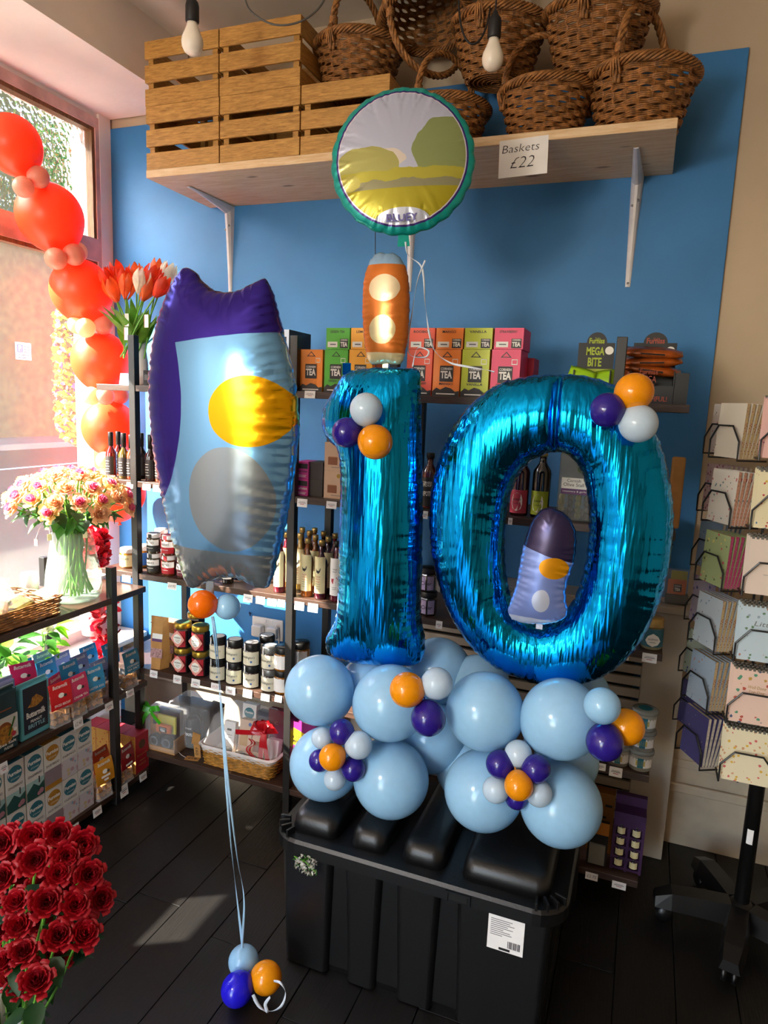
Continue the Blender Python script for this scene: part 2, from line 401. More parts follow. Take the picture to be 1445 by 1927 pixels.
def window(n, y0, y1, z0, z1, glass):
    r = bpy.data.objects.new(n, None); COL.objects.link(r); r['kind'] = 'structure'
    xw = XL-.02
    part('window_frame', G().box(xw-.05, XL+.01, y0, y1, z1-.04, z1).box(xw-.05, XL+.01, y0, y1, z0, z0+.05).box(xw-.05, XL+.01, y0, y0+.04, z0+.05, z1-.04).box(xw-.05, XL+.01, y1-.035, y1, z0+.05, z1-.04), frame_m, r)
    part('window_bead', G().box(xw-.01, XL+.004, y1-.05, y1-.035, z0+.05, z1-.055).box(xw-.01, XL+.004, y0+.04, y1-.035, z1-.055, z1-.04), frame_wood, r)
    part('window_pane', G().box(xw-.03, xw-.026, y0+.04, y1-.04, z0+.05, z1-.045), glass, r)
    return r
window('window_1', 1.0, 2.40, .42, 2.075, pane_m)
window('window_2', 1.0, 2.40, 2.075, 2.60, tm)
window('added_sun_pane', .60, .95, .88, 1.20, pane_m)  # unseen pane added to let the sun patch onto the floor
struct('trim_3', G().cbox(XL, XL+.17, 1.0, 2.44, .395, .42, .006).mesh(white_gloss))   # window sill board
sb = bpy.data.objects.new('baseboard_back', None); COL.objects.link(sb); sb['kind'] = 'structure'
bbm = mat('old_skirting_paint', '#b3a590', .55, noise=.1, nscale=8, bump=.25, bscale=12)
part('skirting_board', G().box(-2.2, 2.6, YB-.006, YB+.012, 0, .2), bbm, sb)
part('skirting_moulding', G().cbox(-2.2, 2.6, YB-.022, YB-.006, .2, .235, .006).cbox(-2.2, 2.6, YB-.014, YB-.006, .29, .32, .004).box(-2.2, 2.6, YB-.006, YB-.0005, .2, .36), bbm, sb)

# ------------------------------------------------------------------ street outside
asphalt = mat('asphalt', '#302e2a', .9, spec=.05, noise=.15, nscale=60, bump=.3, bscale=80)
stone_b = mat('brown_rendered_wall', '#584a26', .9, noise=.25, nscale=4, bump=.4, bscale=20)
struct('road', G().box(-15.8, -3.4, -12, 45, -.4, -.16).mesh(asphalt))
struct('pavement_near', G().box(-3.4, -2.4, -12, 45, -.4, -.06).mesh(mat('paving', '#8a8884', .85, noise=.1)))
struct('pavement_far', G().box(-18.3, -15.95, -12, 45, -.4, -.03).mesh(mat('paving_far', '#56534f', .9, spec=.1, noise=.1)))
struct('kerb_far', G().box(-15.95, -15.8, -12, 45, -.4, -.02).mesh(mat('kerbstone', '#7a6f62', .85)))
struct('road_line', G().box(-12.25, -12.1, -12, 45, -.16, -.157).mesh(mat('road_paint', '#dcdcd8', .7)))
bld = thing('street_building', 'long brown rendered building across the street, seen through the shop window', 'building', (-18.3, 16, -.05))
part('facade', G().box(-6, 0, -30, 30, 0, 11), stone_b, bld)
part('door', G().box(-.05, .06, -2.6, -.8, 0, 5.2), mat('cream_door_paint', '#e8e0c4', .5), bld)
part('shutter', G().box(0, .08, 2.1, 9, .2, 9), mat('dark_shutter', '#3a3a3c', .6, noise=.2, stretch=(1, 1, 12)), bld)
p = P(43, 661, x=-18.285)
sg = thing('parking_sign', 'small white street sign with a blue P on the brown wall outside', 'sign', p)
part('sign_plate', G().box(0, .03, -.28, .28, -.26, .26), white_paper, sg)
part('sign_square', G().box(.03, .035, -.24, -.02, -.05, .2), mat('sign_blue', '#1d4fa0', .5), sg)
text('P', .1, .18, white_paper, sg, (.037, -.13, .08), rot=(0, 0, PI/2), bold=.02)
for i, wd in enumerate((.2, .22, .2, .4, .34)):
    z = (.14, .06, -.02, -.12, -.2)[i]
    part('sign_line', G().box(.03, .035, .02 if i < 3 else -.2, (.02 if i < 3 else -.2)+wd, z-.012, z+.012), ink, sg)
p = P(27, 815, z=-.03)
bo = thing('street_bollard', 'small white bollard on the far pavement outside the window', 'bollard', p)
part('bollard_post', G().lathe([(0, 0), (.12, 0), (.09, .35), (.07, .6), (0, .6)], 12), white_ceramic, bo, True)
part('bollard_head', G().cbox(-.12, .12, -.12, .12, .6, 1.05, .03), white_ceramic, bo)

def leafcloud(n, rx, ry, rz, mats, size, seed=0, taper=0, flowers=0, fm=None):
    rnd = random.Random(seed); g = G()
    for i in range(n):
        a = rnd.uniform(0, 2*PI); zz = rnd.uniform(-1, 1); rr = math.sqrt(rnd.random())
        s_ = (1-taper*(zz*.5+.5))*math.sqrt(max(.05, 1-abs(zz)**6))
        c = Vector((rx*rr*s_*math.cos(a), ry*rr*s_*math.sin(a), rz*zz))
        sz = size*rnd.uniform(.6, 1.3); e = Euler((rnd.uniform(0, 6), rnd.uniform(0, 6), rnd.uniform(0, 6))).to_matrix()
        g.cur = rnd.randrange(len(mats)) if i >= flowers else len(mats)
        q = [e @ Vector(v)*sz for v in ((0,-.5,0),(.32,-.05,.06),(.22,.3,.05),(0,.55,0),(-.22,.3,.05),(-.32,-.05,.06))]
        g.add([c+v for v in q], [(0,1,2,3),(0,3,4,5)])
    return g.mesh(list(mats)+([fm] if fm else []))
def bushthing(name, label, c, rx, ry, rz, n, size, seed, flowers, fm, mats, taper=0, cat='plant', zb=-.06):
    t = thing(name, label, cat, (c[0], c[1], zb))
    o = link('foliage', leafcloud(n, rx, ry, rz, mats, size, seed, taper, flowers, fm), t, (0, 0, c[2]-zb)); o['kind'] = 'stuff'
    part('stem', G().tube([(0, 0, 0), (.02, .01, (c[2]-zb)*.5), (0, 0, c[2]-zb+rz*.6)], .012), stem_g, t)
    return t
purple_f = leafmat('purple_petals', '#a468b8'); red_f = leafmat('red_petals', '#c01828')
a = P(150, 700, x=-3.1)
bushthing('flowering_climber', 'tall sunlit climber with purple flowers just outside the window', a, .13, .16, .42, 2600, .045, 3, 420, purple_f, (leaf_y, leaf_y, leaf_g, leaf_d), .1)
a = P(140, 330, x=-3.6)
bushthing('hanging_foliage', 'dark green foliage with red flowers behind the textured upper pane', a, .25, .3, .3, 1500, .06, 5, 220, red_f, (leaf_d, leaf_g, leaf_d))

# ------------------------------------------------------------------ shelf units
def unit(name, label, x0, x1, posts, y0, y1, zs, top):
    t = thing(name, label, 'shelf unit', (0, 0, 0))
    for z in zs: part('shelf_board', G().cbox(x0, x1, y0, y1, z, z+.022, .0015), shelf_wood, t)
    for px_ in posts:
        for yy in (y0-.003, y1-.024): part('post', G().cbox(px_-.0135, px_+.0135, yy, yy+.027, 0, top, .0015), black_post, t)
    return t
ZS = (1.503, 1.157, .81, .44, .10)
unitA = unit('shelf_unit', 'tall dark open shelf unit nearest the window, holding jars and vinegar bottles', -1.90, -.905, (-1.737, -1.085), 2.0, 2.31, ZS, 1.70)
unitB = unit('shelf_unit', 'tall dark open shelf unit behind the two number balloons', -.902, .10, (-.74, -.085), 2.0, 2.31, ZS, 1.70)
tea, mid, vin, jar, bot = [z+.0222 for z in ZS]
unitC = thing('low_shelf_unit', 'low dark three tier shelf unit along the window, holding fudge and biscuits', 'shelf unit', (0, 0, 0))
ZC = (.765, .395, .035)
for z in ZC: part('shelf_board', G().cbox(-2.02, -1.69, 1.22, 2.0, z, z+.022, .0015), shelf_wood_y, unitC)
for yy in (1.24, 1.835):
    for xx in (-1.69+.003-.026, -2.02): part('post', G().cbox(xx, xx+.026, yy-.013, yy+.013, 0, .895, .0015), black_post, unitC)
c_top, c_mid, c_bot = [z+.0222 for z in ZC]

# ------------------------------------------------------------------ pine wall shelf and brackets
ws = thing('wall_shelf', 'long pale pine wall shelf carrying crates and baskets', 'shelf', (-.86, 2.26, 2.242))
part('shelf_board', G().cbox(-.86, .86, -.19, .19, 0, .026, .002), pine, ws)
def bracket(xc, label):
    t = thing('shelf_bracket', label, 'bracket', (xc, YB, 2.24), 0, 'white shelf brackets')
    # wall leg, wider and deeper at the corner
    g = G(); n = 8; vs = []; fs = []
    for i in range(n+1):
        s_ = i/n; z = -.002-.335*s_; wd = .019*(1-s_)+.008*s_; dp = .034*(1-s_)**1.5+.004
        vs += [(-wd, 0, z), (-wd*.75, -dp*.6, z), (-wd*.25, -dp, z), (wd*.25, -dp, z), (wd*.75, -dp*.6, z), (wd, 0, z)]
    for i in range(n):
        for k in range(5): fs.append((i*6+k, i*6+k+1, (i+1)*6+k+1, (i+1)*6+k))
    g.add(vs, fs+[(0,1,2,3,4,5), tuple(range(n*6, n*6+6))]); part('wall_leg', g, white_metal, t)
    g = G(); vs = []; fs = []
    for i in range(n+1):
        s_ = i/n; y = -.27*s_; wd = .019*(1-s_)+.008*s_; dp = .034*(1-s_)**1.5+.004
        vs += [(-wd, y, -.0005), (-wd*.75, y, -dp*.6), (-wd*.25, y, -dp), (wd*.25, y, -dp), (wd*.75, y, -dp*.6), (wd, y, -.0005)]
    for i in range(n):
        for k in range(5): fs.append((i*6+k, i*6+k+1, (i+1)*6+k+1, (i+1)*6+k))
    g.add(vs, fs+[(0,1,2,3,4,5), tuple(range(n*6, n*6+6))]); part('shelf_arm', g, white_metal, t)
    for x_, z in ((-.008, -.09), (.008, -.075), (0, -.325)): part('screw', G().ball((x_, -.030*(1+z/.335)**1.2-.003, z), .004, nu=8, nv=6), steel, t, True)
bracket(-1.625, 'white metal bracket under the crate end of the pine shelf')
bracket(-.86, 'white metal bracket behind the round balloon under the pine shelf')
bracket(-.103, 'white metal bracket under the right end of the pine shelf')

# ------------------------------------------------------------------ wooden crates
def crate(org, label):
    t = thing('wooden_crate', label, 'crate', org, 0, 'slatted wooden crates')
    W, D, H = .298, .33, .205
    for z in (0, .075, .15):
        h_ = .055
        link('slat', CR_F, t, (0, 0, z)); link('slat', CR_F, t, (0, D-.009, z))
        link('slat', CR_S, t, (-W/2, .0092, z)); link('slat', CR_S, t, (W/2-.009, .0092, z))
    for x_ in (-W/2+.0092, W/2-.0292):
        for y_ in (.0092, D-.0292): link('corner_post', CR_P, t, (x_, y_, 0))
    for y_ in (.03, .11, .19, .27): link('base_slat', CR_B, t, (0, y_, .001))
    return t
CR_F = G().cbox(-.149, .149, 0, .009, 0, .055, .0015).mesh(crate_wood)
CR_S = G().cbox(0, .009, 0, .3116, 0, .055, .0015).mesh(crate_wood_s)
CR_P = G().box(0, .02, 0, .02, .002, .203).mesh(crate_wood)
CR_B = G().box(-.139, .139, 0, .05, 0, .008).mesh(crate_wood)
for x_, z, l in ((-1.570, 2.2685, 'slatted wooden crate at the lower left end of the pine shelf'), (-1.268, 2.2685, 'middle slatted wooden crate of the lower row on the pine shelf'),
                 (-.966, 2.2685, 'slatted wooden crate partly behind the round balloon'), (-1.572, 2.474, 'slatted wooden crate top left, behind the hanging bulb'),
                 (-1.270, 2.474, 'slatted wooden crate in the top row next to a wicker basket')):
    crate((x_, 2.072, z), l)

# ------------------------------------------------------------------ wicker baskets
def basket_meshes(R0=.098, R1=.148, H=.165, staves=22, hh=.2):
    rad = lambda z: R0+(R1-R0)*(z/H)**.8
    g = G(); rows = 33
    for r_ in range(rows):
        z = .006+(H-.012)*r_/(rows-1); ph = (r_//3) % 2; pts = []
        for i in range(staves*4):
            a = 2*PI*i/(staves*4); u = math.cos(PI*i/4 * 1 + PI*ph)
            pts.append(((rad(z)+.007*u)*math.cos(a), (rad(z)+.007*u)*math.sin(a), z+.0004*math.sin(i*1.7+r_)))
        g.tube(pts, .0035, 4, True)
    weave = g.mesh(wicker, True)
    g = G()
    for i in range(staves):
        a = 2*PI*(i*4+2)/(staves*4)
        for da in (-.018, .018): g.tube([(rad(z)*math.cos(a+da), rad(z)*math.sin(a+da), z) for z in (0, H*.5, H)], .0026, 4)
    st = g.mesh(wicker)
    g = G(); k = 7; n = 150
    for q in range(k):
        pts = []
        for i in range(n):
            a = 2*PI*i/n; b = 2*PI*(q/k)+a*9; pts.append(((R1+.006+.013*math.cos(b))*math.cos(a), (R1+.006+.013*math.cos(b))*math.sin(a), H+.008+.011*math.sin(b)))
        g.tube(pts, .0045, 4, True)
    rim = g.mesh(wicker, True)
    g = G(); q_ = 4
    for q in range(q_):
        pts = []; n = 90
        for i in range(n+1):
            a = PI*i/n; cx = (R1+.004)*math.cos(a); cz = H-.05+(hh+.05)*(math.sin(a)**.62); b = 2*PI*q/q_+i*.42
            nx, nz = math.cos(a), math.sin(a)
            pts.append((cx+.0065*math.cos(b)*nx, .0075*math.sin(b), cz+.0065*math.cos(b)*nz))
        g.tube(pts, .0058, 5)
    handle = g.mesh(wicker, True)
    wrap = []
    for s_ in (-1, 1):
        g = G()
        for j in range(7): g.lathe([(.0135, -.002), (.0155, 0), (.0135, .002)], 10, (s_*(R1-.002), 0, H+.03+j*.0042))
        for dy in (-.011, -.004, .004, .011): g.tube([(s_*(R1+.012), dy*.5, H+.03), (s_*(R1+.022), dy, H+.005), (s_*(R1+.012), dy*1.3, H-.03)], .0034, 5)
        wrap.append(g.mesh(wicker, True))
    base = G().lathe([(0, .002), (R0-.002, .002), (R0+.002, .008), (R0-.004, .012), (0, .010)], 22)
    for j in range(6): base.tube([((R0*(j+1)/6.3)*math.cos(a*PI/12), (R0*(j+1)/6.3)*math.sin(a*PI/12), .0005) for a in range(24)], .003, 4, True)
    return weave, st, rim, handle, wrap[0], wrap[1], base.mesh(wicker, True)
BM = basket_meshes()
def basket(loc, rot, scale, label):
    t = thing('wicker_basket', label, 'basket', loc, 0, 'brown wicker baskets', rot=rot); t.scale = (scale,)*3
    for n_, me in zip(('woven_side', 'stake_set', 'braided_rim', 'handle', 'handle_binding', 'handle_binding', 'woven_base'), BM): link(n_, me, t)
    return t
def bpos(px, py, y): return P(px, py, y=y)
D2R = math.radians
zs_ = 2.2685
p = bpos(674, 158, 2.24); basket((p.x, 2.24, 2.476), (D2R(0), 0, D2R(75)), .90, 'wicker basket standing on the crate, left of the other baskets')
p = bpos(878, 262, 2.20); basket((-.69, 2.25, zs_), (0, 0, D2R(62)), .86, 'wicker basket half hidden behind the round balloon')
p = bpos(1022, 252, 2.2); basket((p.x, 2.215, zs_), (0, 0, D2R(25)), .86, 'wicker basket on the shelf behind the handwritten price card')
p = bpos(1205, 240, 2.2); basket((p.x-.008, 2.225, zs_), (0, 0, D2R(65)), .95, 'wicker basket at the far right end of the shelf')
p = bpos(930, 165, 2.24); basket((p.x, 2.26, p.z+.02), (D2R(3), D2R(-4), D2R(78)), .90, 'wicker basket in the upper row behind the right hanging bulb')
p = bpos(1115, 160, 2.24); basket((p.x, 2.26, p.z+.02), (D2R(2), D2R(-7), D2R(80)), .97, 'wicker basket stacked on top, right of the hanging bulb')
p = bpos(790, 45, 2.22); basket((p.x, 2.26, p.z+.165), (D2R(168), D2R(4), D2R(50)), .90, 'wicker basket turned upside down at the top of the stack')
# price card for the baskets
p = P(985, 255, y=2.06)
t = thing('price_card', 'white card reading Baskets £22 taped to the pine shelf edge', 'sign', (P(985, 292, y=2.062).x, 2.0655, P(985, 330, y=2.062).z), 0, rot=(D2R(-2), D2R(-2), 0))
part('card', G().box(-.069, .069, 0, .0008, 0, .102), white_paper, t)
text('Baskets', .105, .021, ink, t, (-.008, -.0006, .077), shear=.15, bold=-.012)
text('£22', .068, .03, ink, t, (-.002, -.0006, .038), shear=.25, bold=-.015)
# ------------------------------------------------------------------ storage trunk
def rr(x0, x1, y0, y1, r, n=6):
    out = []
    for cx, cy, a in ((x1-r, y1-r, 0), (x0+r, y1-r, PI/2), (x0+r, y0+r, PI), (x1-r, y0+r, 1.5*PI)):
        for i in range(n+1): out.append((cx+r*math.cos(a+PI/2*i/n), cy+r*math.sin(a+PI/2*i/n)))
    return out
def loft(g, loops, caps=(True, True)):
    n = len(loops[0]); vs = [v for l in loops for v in l]; fs = []
    for j in range(len(loops)-1):
        for i in range(n): fs.append((j*n+i, j*n+(i+1) % n, (j+1)*n+(i+1) % n, (j+1)*n+i))
    if caps[0]: fs.append(tuple(range(n))[::-1])
    if caps[1]: fs.append(tuple(range((len(loops)-1)*n, len(loops)*n)))
    return g.add(vs, fs)
def rl(x0, x1, y0, y1, r, z): return [(a, b, z) for a, b in rr(x0, x1, y0, y1, r)]
tr = thing('storage_trunk', 'large black plastic storage trunk with ribbed lid under the balloons', 'storage box', (0, 0, 0))
X0, X1, Y0, Y1 = -.822, -.065, 1.425, 1.85
g = G(); loft(g, [rl(X0+.04, X1-.04, Y0+.045, Y1-.04, .05, 0), rl(X0+.035, X1-.035, Y0+.04, Y1-.035, .05, .02), rl(X0+.02, X1-.02, Y0+.03, Y1-.02, .05, .35)])
part('trunk_body', g, black_plastic, tr)
hx = [(546, 645), (672, 747), (778, 863), (895, 1047)]
hx = [(P(a, 1560, z=.40).x, P(b, 1560, z=.40).x) for a, b in ((556, 640), (680, 747), (795, 870), (915, 1052))]
W4 = (X1-X0)
hx = [(X0+.042+.673*a, X0+.042+.673*b) for a, b in ((0, .20), (.25, .40), (.455, .625), (.685, 1))]
for a, b in hx:
    a2 = a if a > X0+.06 else a-.012; b2 = b if b < X1-.06 else b+.012
    g = G(); loft(g, [rl(a2+.012, b2-.012, Y0+.024, Y0+.2, .015, .004), rl(a2, b2, Y0+.012, Y0+.2, .018, .35)])
    part('front_rib', g, black_plastic, tr)
g = G(); loft(g, [rl(X0+.012, X1-.012, Y0+.012, Y1-.012, .07, .338), rl(X0, X1, Y0, Y1, .075, .342), rl(X0, X1, Y0, Y1, .075, .372), rl(X0+.006, X1-.006, Y0+.006, Y1-.006, .07, .380), rl(X0+.03, X1-.03, Y0+.03, Y1-.03, .06, .381)])
lid = part('lid', g, black_plastic, tr)
for a, b in hx:
    g = G(); loft(g, [rl(a, b, Y0+.035, Y1-.035, .03, .375), rl(a+.004, b-.004, Y0+.04, Y1-.04, .03, .41), rl(a+.010, b-.010, Y0+.050, Y1-.050, .028, .424), rl(a+.022, b-.022, Y0+.066, Y1-.066, .02, .431)])
    part('lid_hump', g, black_plastic, lid, True)
for i in range(4):   # stiffening gussets around the left lid corner
    an = PI+.15+i*.36; c = (X0+.075+.06*math.cos(an), Y0+.075+.06*math.sin(an))
    part('lid_gusset', G().cbox(-.014, .014, -.003, .003, 0, .02, .001), black_plastic, lid, loc=(c[0], c[1], .379), rot=(0, 0, an))
for i in range(4):
    an = -PI/2+.1+i*.36; c = (X1-.075+.06*math.cos(an), Y0+.075+.06*math.sin(an))
    part('lid_gusset', G().cbox(-.014, .014, -.003, .003, 0, .02, .001), black_plastic, lid, loc=(c[0], c[1], .379), rot=(0, 0, an))
p = P(863, 1672, y=Y0)
part('latch_recess', G().cbox(p.x-.024, p.x+.024, Y0-.004, Y0+.004, .346, .368, .002), mat('latch_black', '#050505', .5), lid)
part('latch_frame', G().box(p.x-.03, p.x+.03, Y0-.0055, Y0, .366, .371).box(p.x-.03, p.x-.024, Y0-.0055, Y0, .342, .366).box(p.x+.024, p.x+.03, Y0-.0055, Y0, .342, .366), black_plastic, lid)
a = P(917, 1735, y=Y0+.02); b = P(987, 1800, y=Y0+.02)
t = thing('product_sticker', 'white printed product label stuck on the front of the black trunk', 'label', ((a.x+b.x)/2, Y0+.0105, .245), 0)
part('sticker', G().box(-.042, .042, 0, .0008, 0, .092), white_paper, t)
for i in range(9): part('print_line', G().box(-.036, -.036+(.05, .045, .055, .04, .052, .03, .046, .05, .028)[i], -.0004, 0, .078-i*.005, .0795-i*.005), grey_ink, t)
for i in range(9): part('barcode_bar', G().box(.006+i*.0033, .0075+i*.0033+(.0008 if i % 3 else 0), -.0004, 0, .012, .03), ink, t)
part('print_block', G().box(-.014, .012, -.0004, 0, .003, .009), ink, t)

# ------------------------------------------------------------------ rubber balloons
def rubber(name, col, tl=.2, rough=.16):
    if name in MATS: return MATS[name]
    m_ = mat(name, col, rough, noise=.02, nscale=6, spec=.5); t_ = m_.node_tree; N = t_.nodes
    tb = N.new('ShaderNodeBsdfTranslucent'); ms = N.new('ShaderNodeMixShader'); tb.inputs[0].default_value = (*lin(col), 1); ms.inputs[0].default_value = tl
    t_.links.new(N['Principled BSDF'].outputs[0], ms.inputs[1]); t_.links.new(tb.outputs[0], ms.inputs[2]); t_.links.new(ms.outputs[0], N['Material Output'].inputs[0])
    return m_
pale = rubber('pale_blue_rubber', '#a2d2f2'); palew = rubber('white_blue_rubber', '#c8dcec'); navy = rubber('indigo_rubber', '#2a1a80', .06); amber = rubber('amber_rubber', '#f59a0c', .15)
coral = rubber('coral_red_rubber', '#ff6436', .4, .35); blush = rubber('blush_rubber', '#f3a58c', .35, .35); creamr = rubber('cream_rubber', '#f3d2a8', .35, .35); cobalt = rubber('cobalt_rubber', '#2118d0', .1)
BALL = {}
def ballmesh(m_):
    if m_.name in BALL: return BALL[m_.name]
    g = G(); n = 22; prof = []
    for j in range(n+1):
        a = PI*j/n; r = math.sin(a); z = -math.cos(a)
        if z < 0: r *= 1-.10*(-z)**2.2; z *= 1.10
        prof.append((max(r, .0), z))
    g.lathe(prof, 32); BALL[m_.name] = (g.mesh(m_, True, 'balloon'), G().lathe([(.03, -1.09), (.045, -1.13), (.03, -1.16), (.075, -1.22), (.06, -1.225), (0, -1.2)], 12).mesh(m_, True, 'knot'))
    return BALL[m_.name]
def balloon(px, py, rpx, m_, label, group, y=None, x=None, z=None, neck=None, squash=1, c=None, r=None):
    c = c if c is not None else P(px, py, y=y, x=x, z=z); r = r or rpx*mpp(c)
    b, k = ballmesh(m_)
    d = Vector(neck) if neck is not None else Vector((0, .6, -.8))
    q = (-d).to_track_quat('Z', 'Y').to_euler()
    o = link('balloon', b, None, c, q, (r, r, r*squash)); tag(o, label, 'balloon', group)
    link('knot', k, o); return o
gb = 'big pale blue balloons of the base'
YF = 1.575
def nk(px, py, tx, ty, back=.5):   # neck towards a cluster centre, slightly away from the viewer
    v = CR*(tx-px)+CD*(ty-py); return v.normalized()+_f*back if v.length > 1 else _f
for px, py, r, tx, ty, l in ((601, 1298, 65, 668, 1380, 'big pale blue balloon at the upper left of the base under the number one'),
                      (735, 1322, 71, 668, 1380, 'big pale blue balloon under the number one, behind the amber and indigo trio'),
                      (612, 1437, 67, 668, 1380, 'big pale blue balloon at the lower left corner of the balloon base'),
                      (736, 1466, 71, 668, 1380, 'big pale blue balloon resting on the trunk lid under the number one'),
                      (912, 1338, 73, 985, 1420, 'big pale blue balloon directly below the left of the number zero'),
                      (1056, 1352, 75, 985, 1420, 'big pale blue balloon below the right of the number zero'),
                      (910, 1487, 74, 985, 1420, 'big pale blue balloon low on the trunk, left of the small flower of balloons'),
                      (1055, 1514, 76, 985, 1420, 'big pale blue balloon lowest right of the balloon base')):
    balloon(px, py, r, pale, l, gb, y=YF, neck=nk(px, py, tx, ty))
for px, py, r, yy, l in ((812, 1385, 66, 1.74, 'big pale blue balloon in the back row between the two bases'), (825, 1262, 62, 1.80, 'big pale blue balloon behind the foot of the number one'),
                      (690, 1285, 50, 1.70, 'big pale blue balloon tucked behind the front pair under the number one'), (900, 1292, 60, 1.80, 'big pale blue balloon in the back row left below the zero'),
                      (1085, 1310, 62, 1.80, 'big pale blue balloon in the back row right below the zero'), (880, 1445, 60, 1.76, 'big pale blue balloon low in the back row beside the trunk gap'),
                      (1065, 1430, 60, 1.74, 'big pale blue balloon low in the back row behind the right base')):
    balloon(px, py, r, pale, l, gb, y=yy, neck=(0, .2, -1))
gs = 'small accent balloons on the base'
def trio(lst, y0, where, grp):
    for px, py, r, m_, l, dy in lst: balloon(px, py, r, m_, l % where if '%s' in l else l, grp, y=y0+dy, neck=nk(px, py, sum(a[0] for a in lst)/len(lst), sum(a[1] for a in lst)/len(lst), .6))
yt = YF-.115
trio([(766, 1298, 33, amber, 'small amber balloon %s', -.01), (822, 1286, 30, palew, 'small whitish blue balloon %s', .02), (806, 1352, 33, navy, 'small indigo balloon %s', .0)], yt, 'of the trio below the number one', gs)
trio([(625, 1425, 25, amber, 'small amber balloon at the centre of the lower left balloon flower', -.035), (643, 1377, 24, navy, 'indigo balloon above the lower left balloon flower centre', .0), (675, 1402, 26, palew, 'whitish balloon to the right of the lower left balloon flower centre', 0),
      (665, 1447, 23, navy, 'indigo balloon right below the lower left balloon flower centre', .0), (630, 1466, 21, palew, 'whitish balloon below the lower left balloon flower centre', .0), (602, 1431, 21, navy, 'indigo balloon left of the lower left balloon flower centre', .0), (606, 1389, 20, palew, 'whitish balloon upper left of the lower left balloon flower', .01)], yt+.03, '', gs)
trio([(976, 1479, 27, amber, 'small amber balloon at the centre of the lower right balloon flower', -.035), (941, 1438, 27, navy, 'indigo balloon upper left in the lower right balloon flower', .0), (1009, 1447, 27, navy, 'indigo balloon upper right in the lower right balloon flower', 0),
      (975, 1419, 26, palew, 'whitish balloon on top of the lower right balloon flower', .02), (933, 1486, 25, palew, 'whitish balloon left in the lower right balloon flower', .0), (1014, 1493, 25, palew, 'whitish balloon right in the lower right balloon flower', .0), (972, 1501, 22, navy, 'indigo balloon at the bottom of the lower right balloon flower', .02)], yt+.03, '', gs)
trio([(1133, 1328, 34, pale, 'small pale blue balloon %s', -.01), (1138, 1397, 35, navy, 'small indigo balloon %s', .0), (1178, 1368, 34, amber, 'small amber balloon %s', .05)], yt+.03, 'of the trio at the right end of the base', gs)
gn = 'small balloons tied on the number balloons'
trio([(689, 770, 31, palew, 'whitish balloon tied %s', 0), (653, 814, 29, navy, 'indigo balloon tied %s', 0), (706, 832, 33, amber, 'amber balloon tied %s', -.01)], 1.53, 'on the head of the number one', gn)
trio([(1193, 738, 36, amber, 'amber balloon tied %s', 0), (1143, 772, 33, navy, 'indigo balloon tied %s', -.02), (1201, 797, 36, palew, 'whitish balloon tied %s', -.01)], 1.56, 'on the shoulder of the number zero', gn)
gk = 'small balloons at the ribbon ends'
c0 = P(458, 1808, z=.07)
trio([(458, 1808, 28, pale, 'pale blue balloon on the floor at the ribbon end', .02), (446, 1862, 30, cobalt, 'bright blue balloon on the floor at the ribbon end', -.05), (501, 1840, 29, amber, 'amber balloon on the floor at the ribbon end', .0)], 1.33, '', gk)
trio([(381, 1137, 27, rubber('orange_rubber', '#ff7d08', .3), 'orange balloon hanging under the large floating foil balloon', -.02), (428, 1142, 24, pale, 'pale blue balloon hanging under the large floating foil balloon', .02)], 1.39, '', gk)

# coral garland down the window
gg = 'coral balloons of the window garland'; gp = 'small blush balloons of the window garland'
GX = -2.075
big = [(24, 272, 52, 'topmost'), (94, 408, 60, 'second'), (153, 547, 56, 'third'), (190, 679, 53, 'fourth'), (206, 804, 50, 'fifth'), (220, 925, 52, 'lowest visible')]
for i, (px, py, r, l) in enumerate(big):
    c = P(px, py, x=GX); n = P(*(big[i+1][:2] if i < 5 else (230, 1040)), x=GX)-c
    balloon(px, py, r, coral, l+' big coral balloon of the garland beside the window', gg, c=c, r=r*mpp(c), neck=n, squash=1.02)
for k_, (px, py, r, m_, dx) in enumerate(((72, 333, 20, blush, .06), (44, 352, 19, blush, .05), (105, 487, 20, blush, .05), (146, 474, 18, creamr, 0), (139, 479, 20, blush, .07), (146, 611, 18, creamr, 0), (161, 617, 18, creamr, .07),
                          (194, 611, 18, blush, .06), (172, 745, 17, creamr, .03), (198, 745, 17, blush, .08), (226, 744, 16, blush, .05), (197, 866, 16, creamr, .04))):
    names = ('right', 'left', 'left', 'back cream', 'front', 'back cream', 'front cream', 'right', 'left cream', 'middle', 'right', 'cream')
    wh = ('first and second', 'first and second', 'second and third', 'second and third', 'second and third', 'third and fourth', 'third and fourth', 'third and fourth', 'fourth and fifth', 'fourth and fifth', 'fourth and fifth', 'fifth and lowest')
    balloon(px, py, r, m_, f'small {names[k_]} balloon between the {wh[k_]} coral balloons', gp, x=GX+dx, neck=(-.3, .3, 0))

